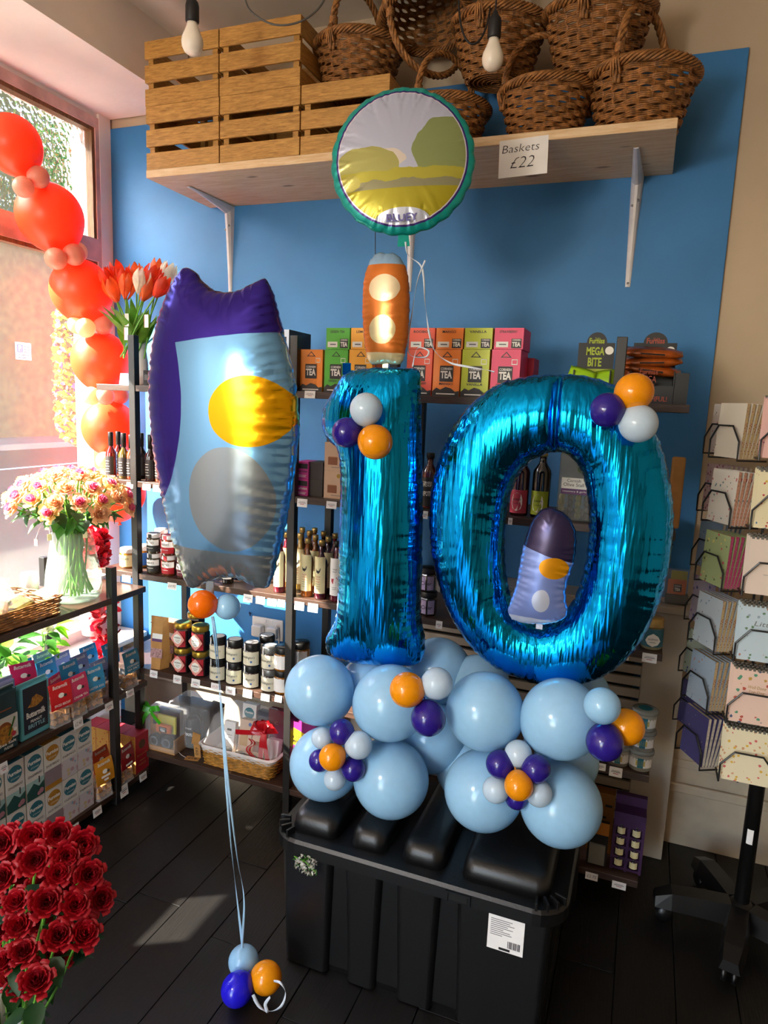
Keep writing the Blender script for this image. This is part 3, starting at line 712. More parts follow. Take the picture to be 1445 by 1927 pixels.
# ------------------------------------------------------------------ foil balloons
def inflate(outer, hole=None, h=.0045, c=1.1, wrinkle=.10, lam=.018, scallop=.0022, decay=.022, its=1800, cap=None):
    """outlines in metres in a local x,z plane -> closed inflated foil mesh"""
    def resample(poly, step):
        poly = np.array(poly, float); nxt = np.roll(poly, -1, 0); L_ = np.hypot(*(nxt-poly).T); cum = np.concatenate([[0], np.cumsum(L_)])
        n = max(24, int(cum[-1]/step)); s_ = np.linspace(0, cum[-1], n, endpoint=False)
        idx = np.clip(np.searchsorted(cum, s_, side='right')-1, 0, len(poly)-1)
        f_ = ((s_-cum[idx])/L_[idx])[:, None]; return poly[idx]*(1-f_)+nxt[idx]*f_, s_
    def smooth_closed(poly, it):
        poly = np.array(poly, float)
        for _ in range(it):
            nxt = np.roll(poly, -1, 0); poly = np.stack([poly*.75+nxt*.25, poly*.25+nxt*.75], 1).reshape(-1, 2)
        return poly
    loops = []
    for poly in [outer]+([hole] if hole is not None else []):
        pts, s_ = resample(smooth_closed(poly, 3), .003)
        tg = np.roll(pts, -1, 0)-np.roll(pts, 1, 0); tg /= np.linalg.norm(tg, axis=1)[:, None]+1e-9
        nr = np.stack([tg[:, 1], -tg[:, 0]], 1)
        pts = pts+nr*(scallop*np.abs(np.sin(PI*s_/(lam*1.9))))[:, None]
        loops.append((pts, s_))
    B = np.concatenate([l[0] for l in loops]); S = np.concatenate([l[1] for l in loops])
    mn = B.min(0)-2*h; mx = B.max(0)+2*h; nx = int((mx[0]-mn[0])/h)+1; nz = int((mx[1]-mn[1])/h)+1
    gx = mn[0]+h*np.arange(nx); gz = mn[1]+h*np.arange(nz); XX, ZZ = np.meshgrid(gx, gz, indexing='ij')
    ins = np.zeros_like(XX, bool)
    for pts, _ in loops:
        x1, z1 = pts[:, 0], pts[:, 1]; x2, z2 = np.roll(x1, -1), np.roll(z1, -1); q = np.zeros_like(ins)
        for j in range(len(x1)):
            if z1[j] == z2[j]: continue
            cnd = ((z1[j] > gz) != (z2[j] > gz)); 
            if not cnd.any(): continue
            xi = (x2[j]-x1[j])*(gz-z1[j])/(z2[j]-z1[j])+x1[j]
            q ^= (cnd[None, :] & (XX < xi[None, :]))
        ins ^= q
    # distances to the outline
    P_ = np.stack([XX.ravel(), ZZ.ravel()], 1); dist = np.empty(len(P_)); near = np.empty(len(P_), int)
    for a in range(0, len(P_), 4000):
        d2 = ((P_[a:a+4000, None, :]-B[None])**2).sum(2); near[a:a+4000] = d2.argmin(1); dist[a:a+4000] = np.sqrt(d2.min(1))
    dist = dist.reshape(XX.shape); near = near.reshape(XX.shape)
    u = np.zeros_like(XX); I = ins & (dist > h*.3)
    for _ in range(its):
        v_ = .25*(np.roll(u, 1, 0)+np.roll(u, -1, 0)+np.roll(u, 1, 1)+np.roll(u, -1, 1)+h*h); u = np.where(I, v_, 0)
    H = c*np.sqrt(np.maximum(u, 0))
    if cap: H = cap*np.tanh(H/cap)
    sA = S[near]
    rnd = .6+.4*np.sin(sA*31.7+1)*np.sin(sA*11.3)
    H = H*(1+wrinkle*rnd*np.sin(2*PI*sA/lam)*np.exp(-dist/decay)*1.0)
    # cells
    keep = ins[:-1, :-1] | ins[1:, :-1] | ins[:-1, 1:] | ins[1:, 1:]
    used = np.zeros_like(ins)
    for a, b in ((0, 0), (1, 0), (0, 1), (1, 1)): used[a:nx-1+a, b:nz-1+b] |= keep
    edge = used & ~I
    VX = np.where(edge, B[near][..., 0], XX); VZ = np.where(edge, B[near][..., 1], ZZ); H = np.where(edge, 0, H)
    idf = -np.ones(ins.shape, int); idb = idf.copy(); ii = np.argwhere(used); idf[used] = np.arange(len(ii))
    vf = np.stack([VX[used], -H[used], VZ[used]], 1)
    inner = used & ~edge; idb[edge] = idf[edge]; idb[inner] = len(vf)+np.arange(inner.sum())
    vb = np.stack([VX[inner], H[inner]*.9, VZ[inner]], 1)
    V = np.concatenate([vf, vb]); ci = np.argwhere(keep)
    def quad(idm, flip):
        q = np.stack([idm[ci[:, 0], ci[:, 1]], idm[ci[:, 0]+1, ci[:, 1]], idm[ci[:, 0]+1, ci[:, 1]+1], idm[ci[:, 0], ci[:, 1]+1]], 1)
        return q[:, ::-1] if flip else q
    F = np.concatenate([quad(idf, False), quad(idb, True)])
    me = bpy.data.meshes.new('foil'); me.from_pydata(V.tolist(), [], F.tolist()); me.polygons.foreach_set('use_smooth', [True]*len(F)); me.validate(); me.update()
    return me
def foil_at(pts, y, org):
    return [(P(a, b, y=y).x-org[0], P(a, b, y=y).z-org[2]) for a, b in pts]
def foil(name, col, rough=.13, bump=.25):
    m_ = mat(name, col, rough, 1, noise=0.0); N = m_.node_tree.nodes; L = m_.node_tree.links
    tc = N.new('ShaderNodeTexCoord'); mp = N.new('ShaderNodeMapping'); mp.inputs['Scale'].default_value = (26, 26, 2.6); L.new(tc.outputs['Object'], mp.inputs[0])
    nz = N.new('ShaderNodeTexNoise'); nz.inputs['Scale'].default_value = 2.2; nz.inputs['Detail'].default_value = 2; L.new(mp.outputs[0], nz.inputs['Vector'])
    bp = N.new('ShaderNodeBump'); bp.inputs['Strength'].default_value = bump; bp.inputs['Distance'].default_value = .02; L.new(nz.outputs[0], bp.inputs['Height']); L.new(bp.outputs[0], N['Principled BSDF'].inputs['Normal'])
    return m_
blue_foil = foil('metallic_blue_foil', '#0c9ce4')
YN = 1.67
one_px = [(648, 700), (680, 692), (740, 689), (789, 692), (793, 705), (792, 760), (793, 860), (795, 960), (793, 1080), (789, 1170), (800, 1190), (800, 1245), (770, 1256), (700, 1250), (630, 1240), (613, 1225), (614, 1192), (636, 1168),
          (641, 1080), (643, 960), (645, 850), (630, 838), (612, 820), (606, 790), (614, 758), (634, 728)]
o1 = P(715, 1250, y=YN)
t = thing('number_one_balloon', 'shiny metallic blue foil balloon shaped as the figure one', 'foil balloon', o1)
me = inflate(foil_at(one_px, YN, o1), h=.0045, c=1.15, wrinkle=.09, decay=.016); me.materials.append(blue_foil); link('foil_body', me, t)
part('inflation_tab', G().cbox(-.012, .012, -.001, .001, 0, .03, .0008), blue_foil, t, loc=(P(652, 705, y=YN).x-o1.x, 0, P(652, 705, y=YN).z-o1.z))
zo = [(1050, 703), (1100, 704), (1160, 722), (1215, 768), (1252, 850), (1271, 950), (1266, 1050), (1240, 1150), (1190, 1238), (1125, 1282), (1060, 1292), (985, 1281), (905, 1240), (848, 1165), (816, 1070), (807, 975), (817, 880), (855, 790), (920, 726), (990, 705)]
zi = [(1047, 845), (1083, 862), (1103, 905), (1111, 980), (1104, 1055), (1085, 1125), (1050, 1168), (1008, 1174), (968, 1150), (951, 1095), (947, 1005), (958, 925), (990, 868)]
o0 = P(1045, 1290, y=YN)
t = thing('number_zero_balloon', 'shiny metallic blue foil balloon shaped as the figure zero', 'foil balloon', o0)
me = inflate(foil_at(zo, YN, o0), foil_at(zi, YN, o0), h=.0048, c=1.15, wrinkle=.12, decay=.02)
# the pinched seam where the ring closes at the top
co = np.empty(len(me.vertices)*3); me.vertices.foreach_get('co', co); co = co.reshape(-1, 3)
sx = P(1050, 770, y=YN).x-o0.x; zt = P(1050, 850, y=YN).z-o0.z
k_ = np.exp(-((co[:, 0]-sx)/.007)**2)*(co[:, 2] > zt-.03); co[:, 1] *= 1-.62*k_
me.vertices.foreach_set('co', co.ravel()); me.materials.append(blue_foil); link('foil_body', me, t)

# large floating foil balloon: plain pillow in the same colours
YP = 1.42
pil = [(338, 508), (352, 500), (368, 510), (395, 545), (440, 552), (475, 535), (492, 522), (506, 526), (516, 560), (536, 640), (556, 720), (562, 800), (556, 880), (542, 960), (525, 1040), (512, 1098), (500, 1110), (486, 1108), (460, 1090), (425, 1086), (390, 1094), (368, 1110), (354, 1106), (345, 1080), (325, 1000), (302, 900), (288, 800), (286, 700), (296, 620), (318, 550)]
op = P(430, 1110, y=YP)
t = thing('pillow_foil_balloon', 'large floating foil balloon in light blue, indigo and amber, tied to ribbons', 'foil balloon', op)
def lz(px, py): q = P(px, py, y=YP); return q.x-op.x, q.z-op.z
e = lambda px, py, rx, ry: ('e', *lz(px, py), rx*mpp(op)*.98, ry*mpp(op)*.98)
fp = printmat('pillow_foil_print', '#76aedd', [(('p', -.12, 1, lz(430, 640)[1]-.12*lz(430, 640)[0]), '#33228a'), (e(300, 760, 95, 190), '#33228a'), (e(495, 775, 75, 62), '#e0a300'), (e(460, 935, 82, 95), '#8f9aa2'), (('p', 0, -1, -lz(430, 1030)[1]), '#8f9aa2')], metal=.75, rough=.2, wob=.006, wscale=6)
me = inflate(foil_at(pil, YP, op), h=.0045, c=.8, wrinkle=.2, lam=.022, its=2500); me.materials.append(fp); link('foil_body', me, t)
part('neck_tab', G().cbox(-.012, .012, -.001, .001, -.03, .01, .0008), fp, t, loc=(lz(395, 1100)[0], 0, lz(395, 1100)[1]))
# small orange foil balloon on the 1
YS = 1.66
so = [(695, 490), (712, 472), (728, 478), (742, 474), (756, 486), (768, 510), (772, 560), (770, 620), (764, 660), (756, 690), (725, 684), (694, 690), (686, 650), (682, 590), (684, 530)]
os_ = P(725, 690, y=YS)
t = thing('small_foil_balloon', 'small orange and cream foil balloon standing on the number one', 'foil balloon', os_, group='small foil balloons')
def lz2(px, py): q = P(px, py, y=YS); return q.x-os_.x, q.z-os_.z
mm = mpp(os_)
fo = printmat('orange_foil_print', '#c8702a', [(('e', *lz2(726, 622), 26*mm, 26*mm), '#dccb9a'), (('p', 0, 1, lz2(725, 500)[1]), '#8fb4d6'), (('p', 0, -1, -lz2(725, 665)[1]), '#dccb9a'), (('e', *lz2(730, 545), 30*mm, 24*mm), '#e0cda8')], metal=.5, rough=.25, wob=.004)
me = inflate(foil_at(so, YS, os_), h=.003, c=.9, wrinkle=.2, lam=.014, scallop=.0015, decay=.012, its=900); me.materials.append(fo); link('foil_body', me, t)
part('neck_tab', G().cbox(-.008, .008, -.001, .001, -.012, .01, .0008), fo, t)
# small blue foil balloon sitting in the 0
YQ = 1.60
sq = [(996, 985), (1012, 962), (1030, 952), (1052, 958), (1072, 972), (1086, 1000), (1084, 1050), (1070, 1090), (1064, 1120), (1072, 1158), (1050, 1172), (1010, 1176), (965, 1170), (952, 1150), (962, 1125), (974, 1090), (980, 1040)]
oq = P(1015, 1175, y=YQ)
t = thing('small_foil_balloon', 'small lavender and indigo foil balloon nestled inside the number zero', 'foil balloon', oq, group='small foil balloons')
def lz3(px, py): q = P(px, py, y=YQ); return q.x-oq.x, q.z-oq.z
mm = mpp(oq)
fq = printmat('lavender_foil_print', '#7f93d2', [(('p', .25, 1, lz3(1030, 1040)[1]+.25*lz3(1030, 1040)[0]), '#2f2748'), (('e', *lz3(1045, 1065), 26*mm, 20*mm), '#d9930f'), (('e', *lz3(1020, 1125), 16*mm, 22*mm), '#c9cfe0'), (('p', 0, -1, -lz3(1010, 1160)[1]), '#c9cfe0')], metal=.5, rough=.25, wob=.004)
me = inflate(foil_at(sq, YQ, oq), h=.003, c=.9, wrinkle=.2, lam=.014, scallop=.0015, decay=.012, its=900); me.materials.append(fq); link('foil_body', me, t)
part('neck_tab', G().cbox(-.008, .008, -.001, .001, -.012, .01, .0008), fq, t)
# round printed foil balloon
YR = 1.74
orr = P(757, 305, y=YR); Rr = 134*mpp(orr)
t = thing('round_foil_balloon', 'round foil balloon with printed meadow scene and teal edge, above the number one', 'foil balloon', orr, rot=(D2R(-6), D2R(-4), D2R(14)))
circ = [(Rr*math.cos(2*PI*i/60), Rr*math.sin(2*PI*i/60)) for i in range(60)]
pr_ = printmat('meadow_foil_print', '#b9bfd6', [(('e', -.06, -.005, .075, .028), '#d9cfc4'), (('e', .115, .01, .085, .085), '#8a9660'), (('e', -.09, -.02, .085, .05), '#a9a661'), (('p', 0, -1, .03), '#b0a93f'), (('p', 0, -1, .055), '#8d8a6a'), (('e', -.13, -.055, .03, .02), '#b3ab55'), (('P', 0, -1, .075), '#a89d24'), (('E', 0, -.152, .07, .03), '#c6cde0'),
      (('O', 0, 0, Rr*.885, Rr*.885), '#d8d4e0'), (('O', 0, 0, Rr*.90, Rr*.90), '#3b2374'), (('O', 0, 0, Rr*.925, Rr*.925), '#0f9a90')], metal=.35, rough=.28, wob=.012, wscale=20)
me = inflate(circ, h=.004, c=.42, wrinkle=.22, lam=.026, scallop=.004, decay=.04, its=2600); me.materials.append(pr_); link('foil_body', me, t)
vv = np.array([v.co[:] for v in me.vertices]); kk = np.hypot(vv[:, 0], vv[:, 2]+.158) < .02; zs1 = vv[(np.hypot(vv[:, 0], vv[:, 2]+.148) < .008) & (vv[:, 1] < 0), 1].min(); zs2 = vv[(np.hypot(vv[:, 0], vv[:, 2]+.172) < .008) & (vv[:, 1] < 0), 1].min()
text('BLUEY', .08, .024, mat('wordmark_violet', '#6a68a8', .4), t, (0, (zs1+zs2)/2-.007, -.147), bold=.03, rot=(math.atan2(zs1-zs2, .024), 0, 0))
part('neck_tab', G().add([(-.012, 0, -Rr+.01), (.012, 0, -Rr+.01), (.016, 0, -Rr-.03), (-.016, 0, -Rr-.03)], [(0, 1, 2, 3)]), mat('teal_foil', '#0f9a90', .2, .6), t)

# ------------------------------------------------------------------ ribbons
rib_w = mat('white_curling_ribbon', '#cfd8e2', .35, spec=.6); rib_b = mat('pale_blue_ribbon', '#a9d2f0', .3, .0, spec=.7)
def spline(pts, n=10):
    pts = [Vector(p) for p in pts]; out = []
    for i in range(len(pts)-1):
        p0, p1, p2, p3 = pts[max(i-1, 0)], pts[i], pts[i+1], pts[min(i+2, len(pts)-1)]
        for k in range(n):
            t_ = k/n; out.append(.5*((2*p1)+(p2-p0)*t_+(2*p0-5*p1+4*p2-p3)*t_*t_+(3*p1-p0-3*p2+p3)*t_**3))
    return out+[pts[-1]]
def ribbon(pxs, y, m_, wd, label, grp=None, ys=None):
    pts = spline([P(a, b, y=(ys[i] if ys else y)) for i, (a, b) in enumerate(pxs)])
    g = G(); ws = []
    for i, q in enumerate(pts):
        tn = (pts[min(i+1, len(pts)-1)]-pts[max(i-1, 0)]).normalized(); s_ = tn.cross(_f); s_ = s_.normalized() if s_.length > 1e-5 else CR
        ws.append((s_*math.cos(i*.11)+_f*math.sin(i*.11)*.7)*wd)
    g.strip(pts, ws); o = link('ribbon', g.mesh(m_, True), None); sm = o.modifiers.new('thick', 'SOLIDIFY'); sm.thickness = .0004
    return tag(o, label, 'ribbon', grp)
yy_ = [1.41, 1.41, 1.40, 1.385, 1.37, 1.36, 1.35, 1.34]
ribbon([(399, 1160), (404, 1210), (415, 1330), (426, 1480), (436, 1600), (447, 1700), (455, 1770), (458, 1815)], 0, rib_b, .0032, 'pale blue ribbon hanging straight from the large foil balloon to the floor', 'hanging ribbons', yy_)
ribbon([(401, 1160), (408, 1212), (417, 1330), (430, 1480), (446, 1610), (459, 1690), (456, 1770), (457, 1815)], 0, rib_b, .0028, 'second pale blue ribbon bowing out beside the straight one', 'hanging ribbons', yy_)
ribbon([(478, 1880), (490, 1897), (512, 1903), (530, 1892), (537, 1868), (528, 1850), (515, 1846)], 1.275, rib_w, .003, 'curled white ribbon loop behind the balloons on the floor', 'curled ribbons')
ribbon([(476, 1872), (486, 1890), (503, 1906), (499, 1890), (508, 1876)], 1.27, rib_w, .004, 'wide white ribbon tail on the floor by the amber balloon', 'curled ribbons')
ribbon([(763, 455), (768, 480), (790, 498), (797, 520), (800, 570), (806, 620)], 1.70, rib_w, .0026, 'white ribbon trailing down from the round balloon', 'curled ribbons')
ribbon([(800, 490), (785, 530), (775, 590), (768, 640), (772, 668), (800, 672), (806, 660), (785, 656), (776, 690)], 1.68, rib_w, .0022, 'white ribbon curled in a loop in front of the red tea box', 'curled ribbons')
ribbon([(806, 620), (818, 660), (845, 682), (880, 690), (910, 695), (930, 700)], 1.69, rib_w, .0028, 'white ribbon lying across the tea boxes to the zero', 'curled ribbons')
o = link('balloon_stick', G().tube([P(706, 432, y=1.74), P(706, 480, y=1.74), P(707, 700, y=1.72)], .0012).mesh(black_post), None); tag(o, 'thin dark string hanging below the round balloon', 'string')

# ------------------------------------------------------------------ hanging bulbs
bulb_glass = mat('opal_bulb', '#f4ead8', .25, noise=.01, spec=.5)
flex = mat('black_flex', '#1a191b', .5)
def pendant(px, py, d, label, tilt, cord):
    c = CAM+ray(px, py)*d; s_ = d/FPX
    t = thing('pendant_bulb', label, 'light bulb', c, 0, 'bare pendant bulbs', rot=tilt)
    part('bulb', G().lathe([(0, -.030), (.012, -.0285), (.022, -.022), (.0285, -.010), (.030, .002), (.0285, .014), (.022, .028), (.0155, .044), (.0142, .054), (0, .054)], 24), bulb_glass, t, True)
    part('lamp_holder', G().lathe([(0, .052), (.0165, .052), (.0185, .056), (.0185, .094), (.0165, .104), (.009, .112), (.006, .122), (0, .122)], 20), flex, t, True)
    part('cord', G().tube(spline([(0, 0, .12), (0, 0, .2)]+cord), .0028, 6), flex, t)
pendant(362, 82, 1.9, 'bare white bulb on a black cord in front of the crates', (0, 0, 0), [(0, 0, .38)])
pendant(927, 112, 1.9, 'bare white bulb on a black cord in front of the baskets', (0, 0, 0), [(.0, 0, .28), (-.002, 0, .40)])
c = CAM+ray(880, 60)*1.95
g = G().tube(spline([CAM+ray(a, b)*1.95 for a, b in ((866, -60), (863, 0), (868, 50), (880, 78), (898, 80), (915, 50), (926, -10), (930, -60))]), .003, 6)
tag(link('loose_cable', g.mesh(flex, True)), 'loop of black cable hanging beside the right bulb', 'cable', 'looped ceiling cables')
g = G().tube(spline([CAM+ray(a, b)*2.0 for a, b in ((455, -40), (463, 5), (480, 28), (515, 46), (555, 44), (590, 25), (612, -5), (620, -50))]), .0028, 6)
tag(link('loose_cable', g.mesh(mat('grey_flex', '#55534f', .5), True)), 'loop of grey cable hanging in front of the crates', 'cable', 'looped ceiling cables')
# ------------------------------------------------------------------ groceries on the tall shelf units
def hz(px, py, y, z): return P(px, py, y=y).z-z
def cxw(pa, pb, py, y):
    a, b = P(pa, py, y=y).x, P(pb, py, y=y).x; return (a+b)/2, abs(b-a)
def flat(name, col, rough=.55): return mat(name, col, rough, noise=.03, nscale=12)
charcoal = flat('charcoal_print', '#2e2a2b'); off_white = flat('off_white_print', '#ece8df')
def tea_box(pa, pb, col, cname, flavour, upper=True, lower=True, y=2.02, dark=charcoal):
    m_ = flat('tea_'+cname, col, .45); x, w_ = cxw(pa, pb, 735, y); w_ *= .985
    h1 = hz((pa+pb)/2, 657, y, tea); d = .12
    if lower:
        carton('tea_box', f'{cname} tea box standing on the shelf, {flavour.lower()} blend' if flavour else f'{cname} tea box standing alone with no box on top', 'box', 'tea boxes', (x, y, tea), 0, w_, d, h1-.001, m_, [
            ('p', [(-.014*w_/.073, h1*.83), (.014*w_/.073, h1*.83), (0, h1*.95)], dark), ('p', [(-.009*w_/.073, h1*.845), (.009*w_/.073, h1*.845), (0, h1*.925)], m_), ('r', w_*.3, h1*.74, w_*.2, h1*.11, off_white), ('r', w_*.3, h1*.74, w_*.16, h1*.08, m_),
            ('r', 0, h1*.48, w_*.5, h1*.34, dark), ('t', 'CORNISH', 0, h1*.585, w_*.42, h1*.055, off_white, .02), ('t', 'TEA', 0, h1*.46, w_*.43, h1*.16, off_white, .04)]
            + ([('t', flavour, 0, h1*.265, min(w_*.6, w_*.1*len(flavour)), h1*.05, dark, .02)] if flavour else [])
            + [('p', [(-w_/2, 0), (w_/2, 0), (w_/2, h1*.12), (w_*.35, h1*.10), (w_*.2, h1*.17), (0, h1*.2), (-w_*.2, h1*.14), (-w_*.35, h1*.18), (-w_/2, h1*.1)], dark), ('r', 0, h1*.05, w_*.7, h1*.025, off_white)])
    if upper:
        h2 = hz((pa+pb)/2, 617, y, tea)-h1
        carton('tea_box', f'{cname} tea box lying on top of the {flavour.lower()} box', 'box', 'tea boxes', (x+.004, y, tea+h1), 0, w_, d, h2, m_, [
            ('t', flavour, -w_*.02, h2*.82, min(w_*.62, w_*.1*len(flavour)), h2*.12, dark, .02), ('r', -w_*.22, h2*.22, w_*.42, h2*.26, off_white), ('r', -w_*.2, h2*.22, w_*.25, h2*.06, grey_ink),
            ('r', w_*.27, h2*.27, w_*.34, h2*.44, dark), ('t', 'CORNISH', w_*.27, h2*.43, w_*.28, h2*.08, off_white, .02), ('t', 'TEA', w_*.27, h2*.23, w_*.29, h2*.22, off_white, .04)])
tea_box(563, 606, '#f08a1e', 'orange', '', upper=False)
tea_box(609, 653, '#4fae2c', 'green', 'GREEN TEA')
tea_box(655, 699, '#f6ac2e', 'light orange', 'LEMON')
tea_box(763, 811, '#ea4a1c', 'red orange', 'ROOIBOS')
tea_box(813, 864, '#f3811a', 'mandarin orange', 'MANGO')
tea_box(866, 918, '#bcc41c', 'lime yellow', 'VANILLA')
tea_box(921, 976, '#dd2358', 'raspberry pink', 'STRAWBERRY')
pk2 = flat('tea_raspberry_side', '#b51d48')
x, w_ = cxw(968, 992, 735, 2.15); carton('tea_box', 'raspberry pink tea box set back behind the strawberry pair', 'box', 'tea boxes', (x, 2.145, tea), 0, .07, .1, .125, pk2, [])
wb = flat('tea_white', '#c9d3e4')
x, w_ = cxw(506, 542, 735, 2.09); h1 = hz(525, 657, 2.09, tea)
carton('tea_box', 'white tea box beside the post, lower of the white pair', 'box', 'tea boxes', (x, 2.09, tea), 0, w_, .14, h1-.001, wb, [('r', w_*.2, h1*.78, w_*.2, h1*.16, charcoal)], side=charcoal)
h2 = hz(525, 620, 2.09, tea)-h1
carton('tea_box', 'white tea box with black sides on top of the white pair', 'box', 'tea boxes', (x, 2.09, tea+h1), 0, w_, .16, h2, wb, [('r', w_*.1, h2*.36, w_*.55, h2*.55, charcoal), ('t', 'CORNISH', w_*.1, h2*.54, w_*.42, h2*.09, off_white, .02), ('t', 'TEA', w_*.1, h2*.3, w_*.46, h2*.28, off_white, .04)], side=charcoal)

# counter display boxes with cookies
def display(px0, px1, c1, label, packcol, second, col_txt, words, py0=618):
    y = 2.08; x, w_ = cxw(px0, px1, 690, y); dk = flat('display_black', '#1c1a1a'); tx = flat('display_print_'+col_txt.strip('#'), col_txt)
    t = thing('cookie_display', label, 'display box', (x, y, tea), 0, 'cookie display boxes')
    hb = hz((px0+px1)/2, 657-18, y, tea); ht = hz((px0+px1)/2, py0, y, tea)
    n = 12; arch = [(-w_/2, 0), (w_/2, 0), (w_/2, hb)]+[(w_*.28*math.cos(PI*i/n), hb+(ht-hb)*math.sin(PI*i/n)) for i in range(n+1)]+[(-w_/2, hb)]
    part('header_card', G().prism(arch, .10, .1025), dk, t)
    part('box_body', G().box(-w_/2, w_/2, 0, .003, 0, .05).box(-w_/2, -w_/2+.003, .003, .1, 0, .09).box(w_/2-.003, w_/2, .003, .1, 0, .09).box(-w_/2, w_/2, .003, .1, 0, .003), dk, t)
    items = [('t', 'THE', 0, ht-.02, w_*.12, .008, tx), ('t', 'Furniss', 0, hb+.006, w_*.42, .016, tx, .03), ('t', 'MEGA', -w_*.02, hb-.024, w_*.5, .024, tx, .03), ('c', w_*.36, hb-.022, .012, off_white)]
    if second: items += [('t', 'BITE', -w_*.02, hb-.056, w_*.38, .026, tx, .03), ('r', 0, hb-.09, w_*.98, .028, tx), ('t', 'APPLE PIE COOKIE', 0, hb-.09, w_*.78, .010, dk, .01)]
    deco(t, items, .10)
    if not second:
        deco(t, [('t', 'Furniss', -.01, .088, w_*.4, .014, tx), ('t', 'MEGA', -.01, .068, w_*.36, .018, tx), ('t', 'BITE', -.01, .046, w_*.3, .018, tx), ('t', 'MOUTHFUL!', 0, .014, w_*.75, .014, tx, .02)], 0)
    return t, w_
lime = flat('lime_wrapper', '#9fd01a', .3); copper = mat('copper_wrapper', '#9a4a14', .3, .3, noise=.3, nscale=30)
def wrapped(name, label, loc, rot, L_, W_, T_, m_, band=None, grp=None):
    """flow-wrapped bar: plump middle, crimped fin ends"""
    t = thing(name, label, 'snack', loc, 0, grp, rot=rot); n = 14; g = G(); vs = []; fs = []
    for i in range(n+1):
        s_ = i/n*2-1; th = T_/2*max(.06, (1-abs(s_)**4.5)); wd = W_/2*(.86+.14*(1-abs(s_)**3)) if abs(s_) < .86 else W_/2*.95
        zz = .0015*(-1)**i if abs(s_) > .86 else 0
        vs += [(s_*L_/2, -wd, zz), (s_*L_/2, -wd*.6, th+zz), (s_*L_/2, wd*.6, th+zz), (s_*L_/2, wd, zz), (s_*L_/2, wd*.6, -th+zz), (s_*L_/2, -wd*.6, -th+zz)]
    for i in range(n):
        for k in range(6): fs.append((i*6+k, (i+1)*6+k, (i+1)*6+(k+1) % 6, i*6+(k+1) % 6))
    g.add(vs, fs+[tuple(range(6)), tuple(range(n*6, n*6+6))[::-1]]); part('wrapper', g, m_, t, True)
    if band: part('printed_band', G().tube([(-L_*.2, 0, 0), (L_*.2, 0, 0)], 1, 6), band, t, scale=(1, W_/2*1.0, T_/2*1.08))
    return t
td, wd_ = display(1079, 1150, None, 'black and lime display box for apple pie cookies', None, True, '#a9bb1e', None)
x0 = P(1115, 700, y=2.08).x
for k_, (dx, z, r_) in enumerate(((-.042, .075, .5), (.036, .07, -.4), (-.006, .032, .1), (.03, .03, -.1))):
    wrapped('cookie_pack', 'bright lime wrapped cookie in the apple pie display box', (x0+dx*.8, 2.10+.022*(k_ % 2), tea+z*.9), (D2R(78), r_*.5, 0), .075, .06, .02, lime, None, 'lime cookie packs')
td, wd_ = display(1187, 1272, None, 'black and copper cookie display box at the end of the top shelf', None, False, '#9c3f28', None)
x0 = P(1225, 690, y=2.10).x
for k_, (py, rr_) in enumerate(((664, .05), (680, -.03), (695, .12))):
    wrapped('cookie_pack', ('topmost', 'middle', 'lowest')[k_]+' copper wrapped cookie stacked over the black display box', (x0, 2.115, P(1225, py, y=2.115).z), (D2R(20), rr_, .05), .16, .06, .024, copper, charcoal, 'copper cookie packs')
wrapped('cookie_pack', 'copper wrapped cookie standing upright inside the black display box', (x0-.035, 2.112, tea+.06), (D2R(75), D2R(85), 0), .1, .07, .02, copper, None, 'copper cookie packs')
carton('cookie_box', 'plain black box at the end of the top shelf beside the copper display', 'box', None, (P(1285, 745, y=2.05).x-.006, 2.06, tea), 0, .035, .12, .085, flat('display_black', '#1c1a1a'), [])
carton('pale_box', 'small pale yellow box peeking over the top of the number zero', 'box', None, (P(1017, 720, y=2.1).x, 2.1, tea), 0, .055, .06, .068, flat('pale_yellow', '#c4c47a'), [('r', 0, .045, .03, .02, charcoal)])

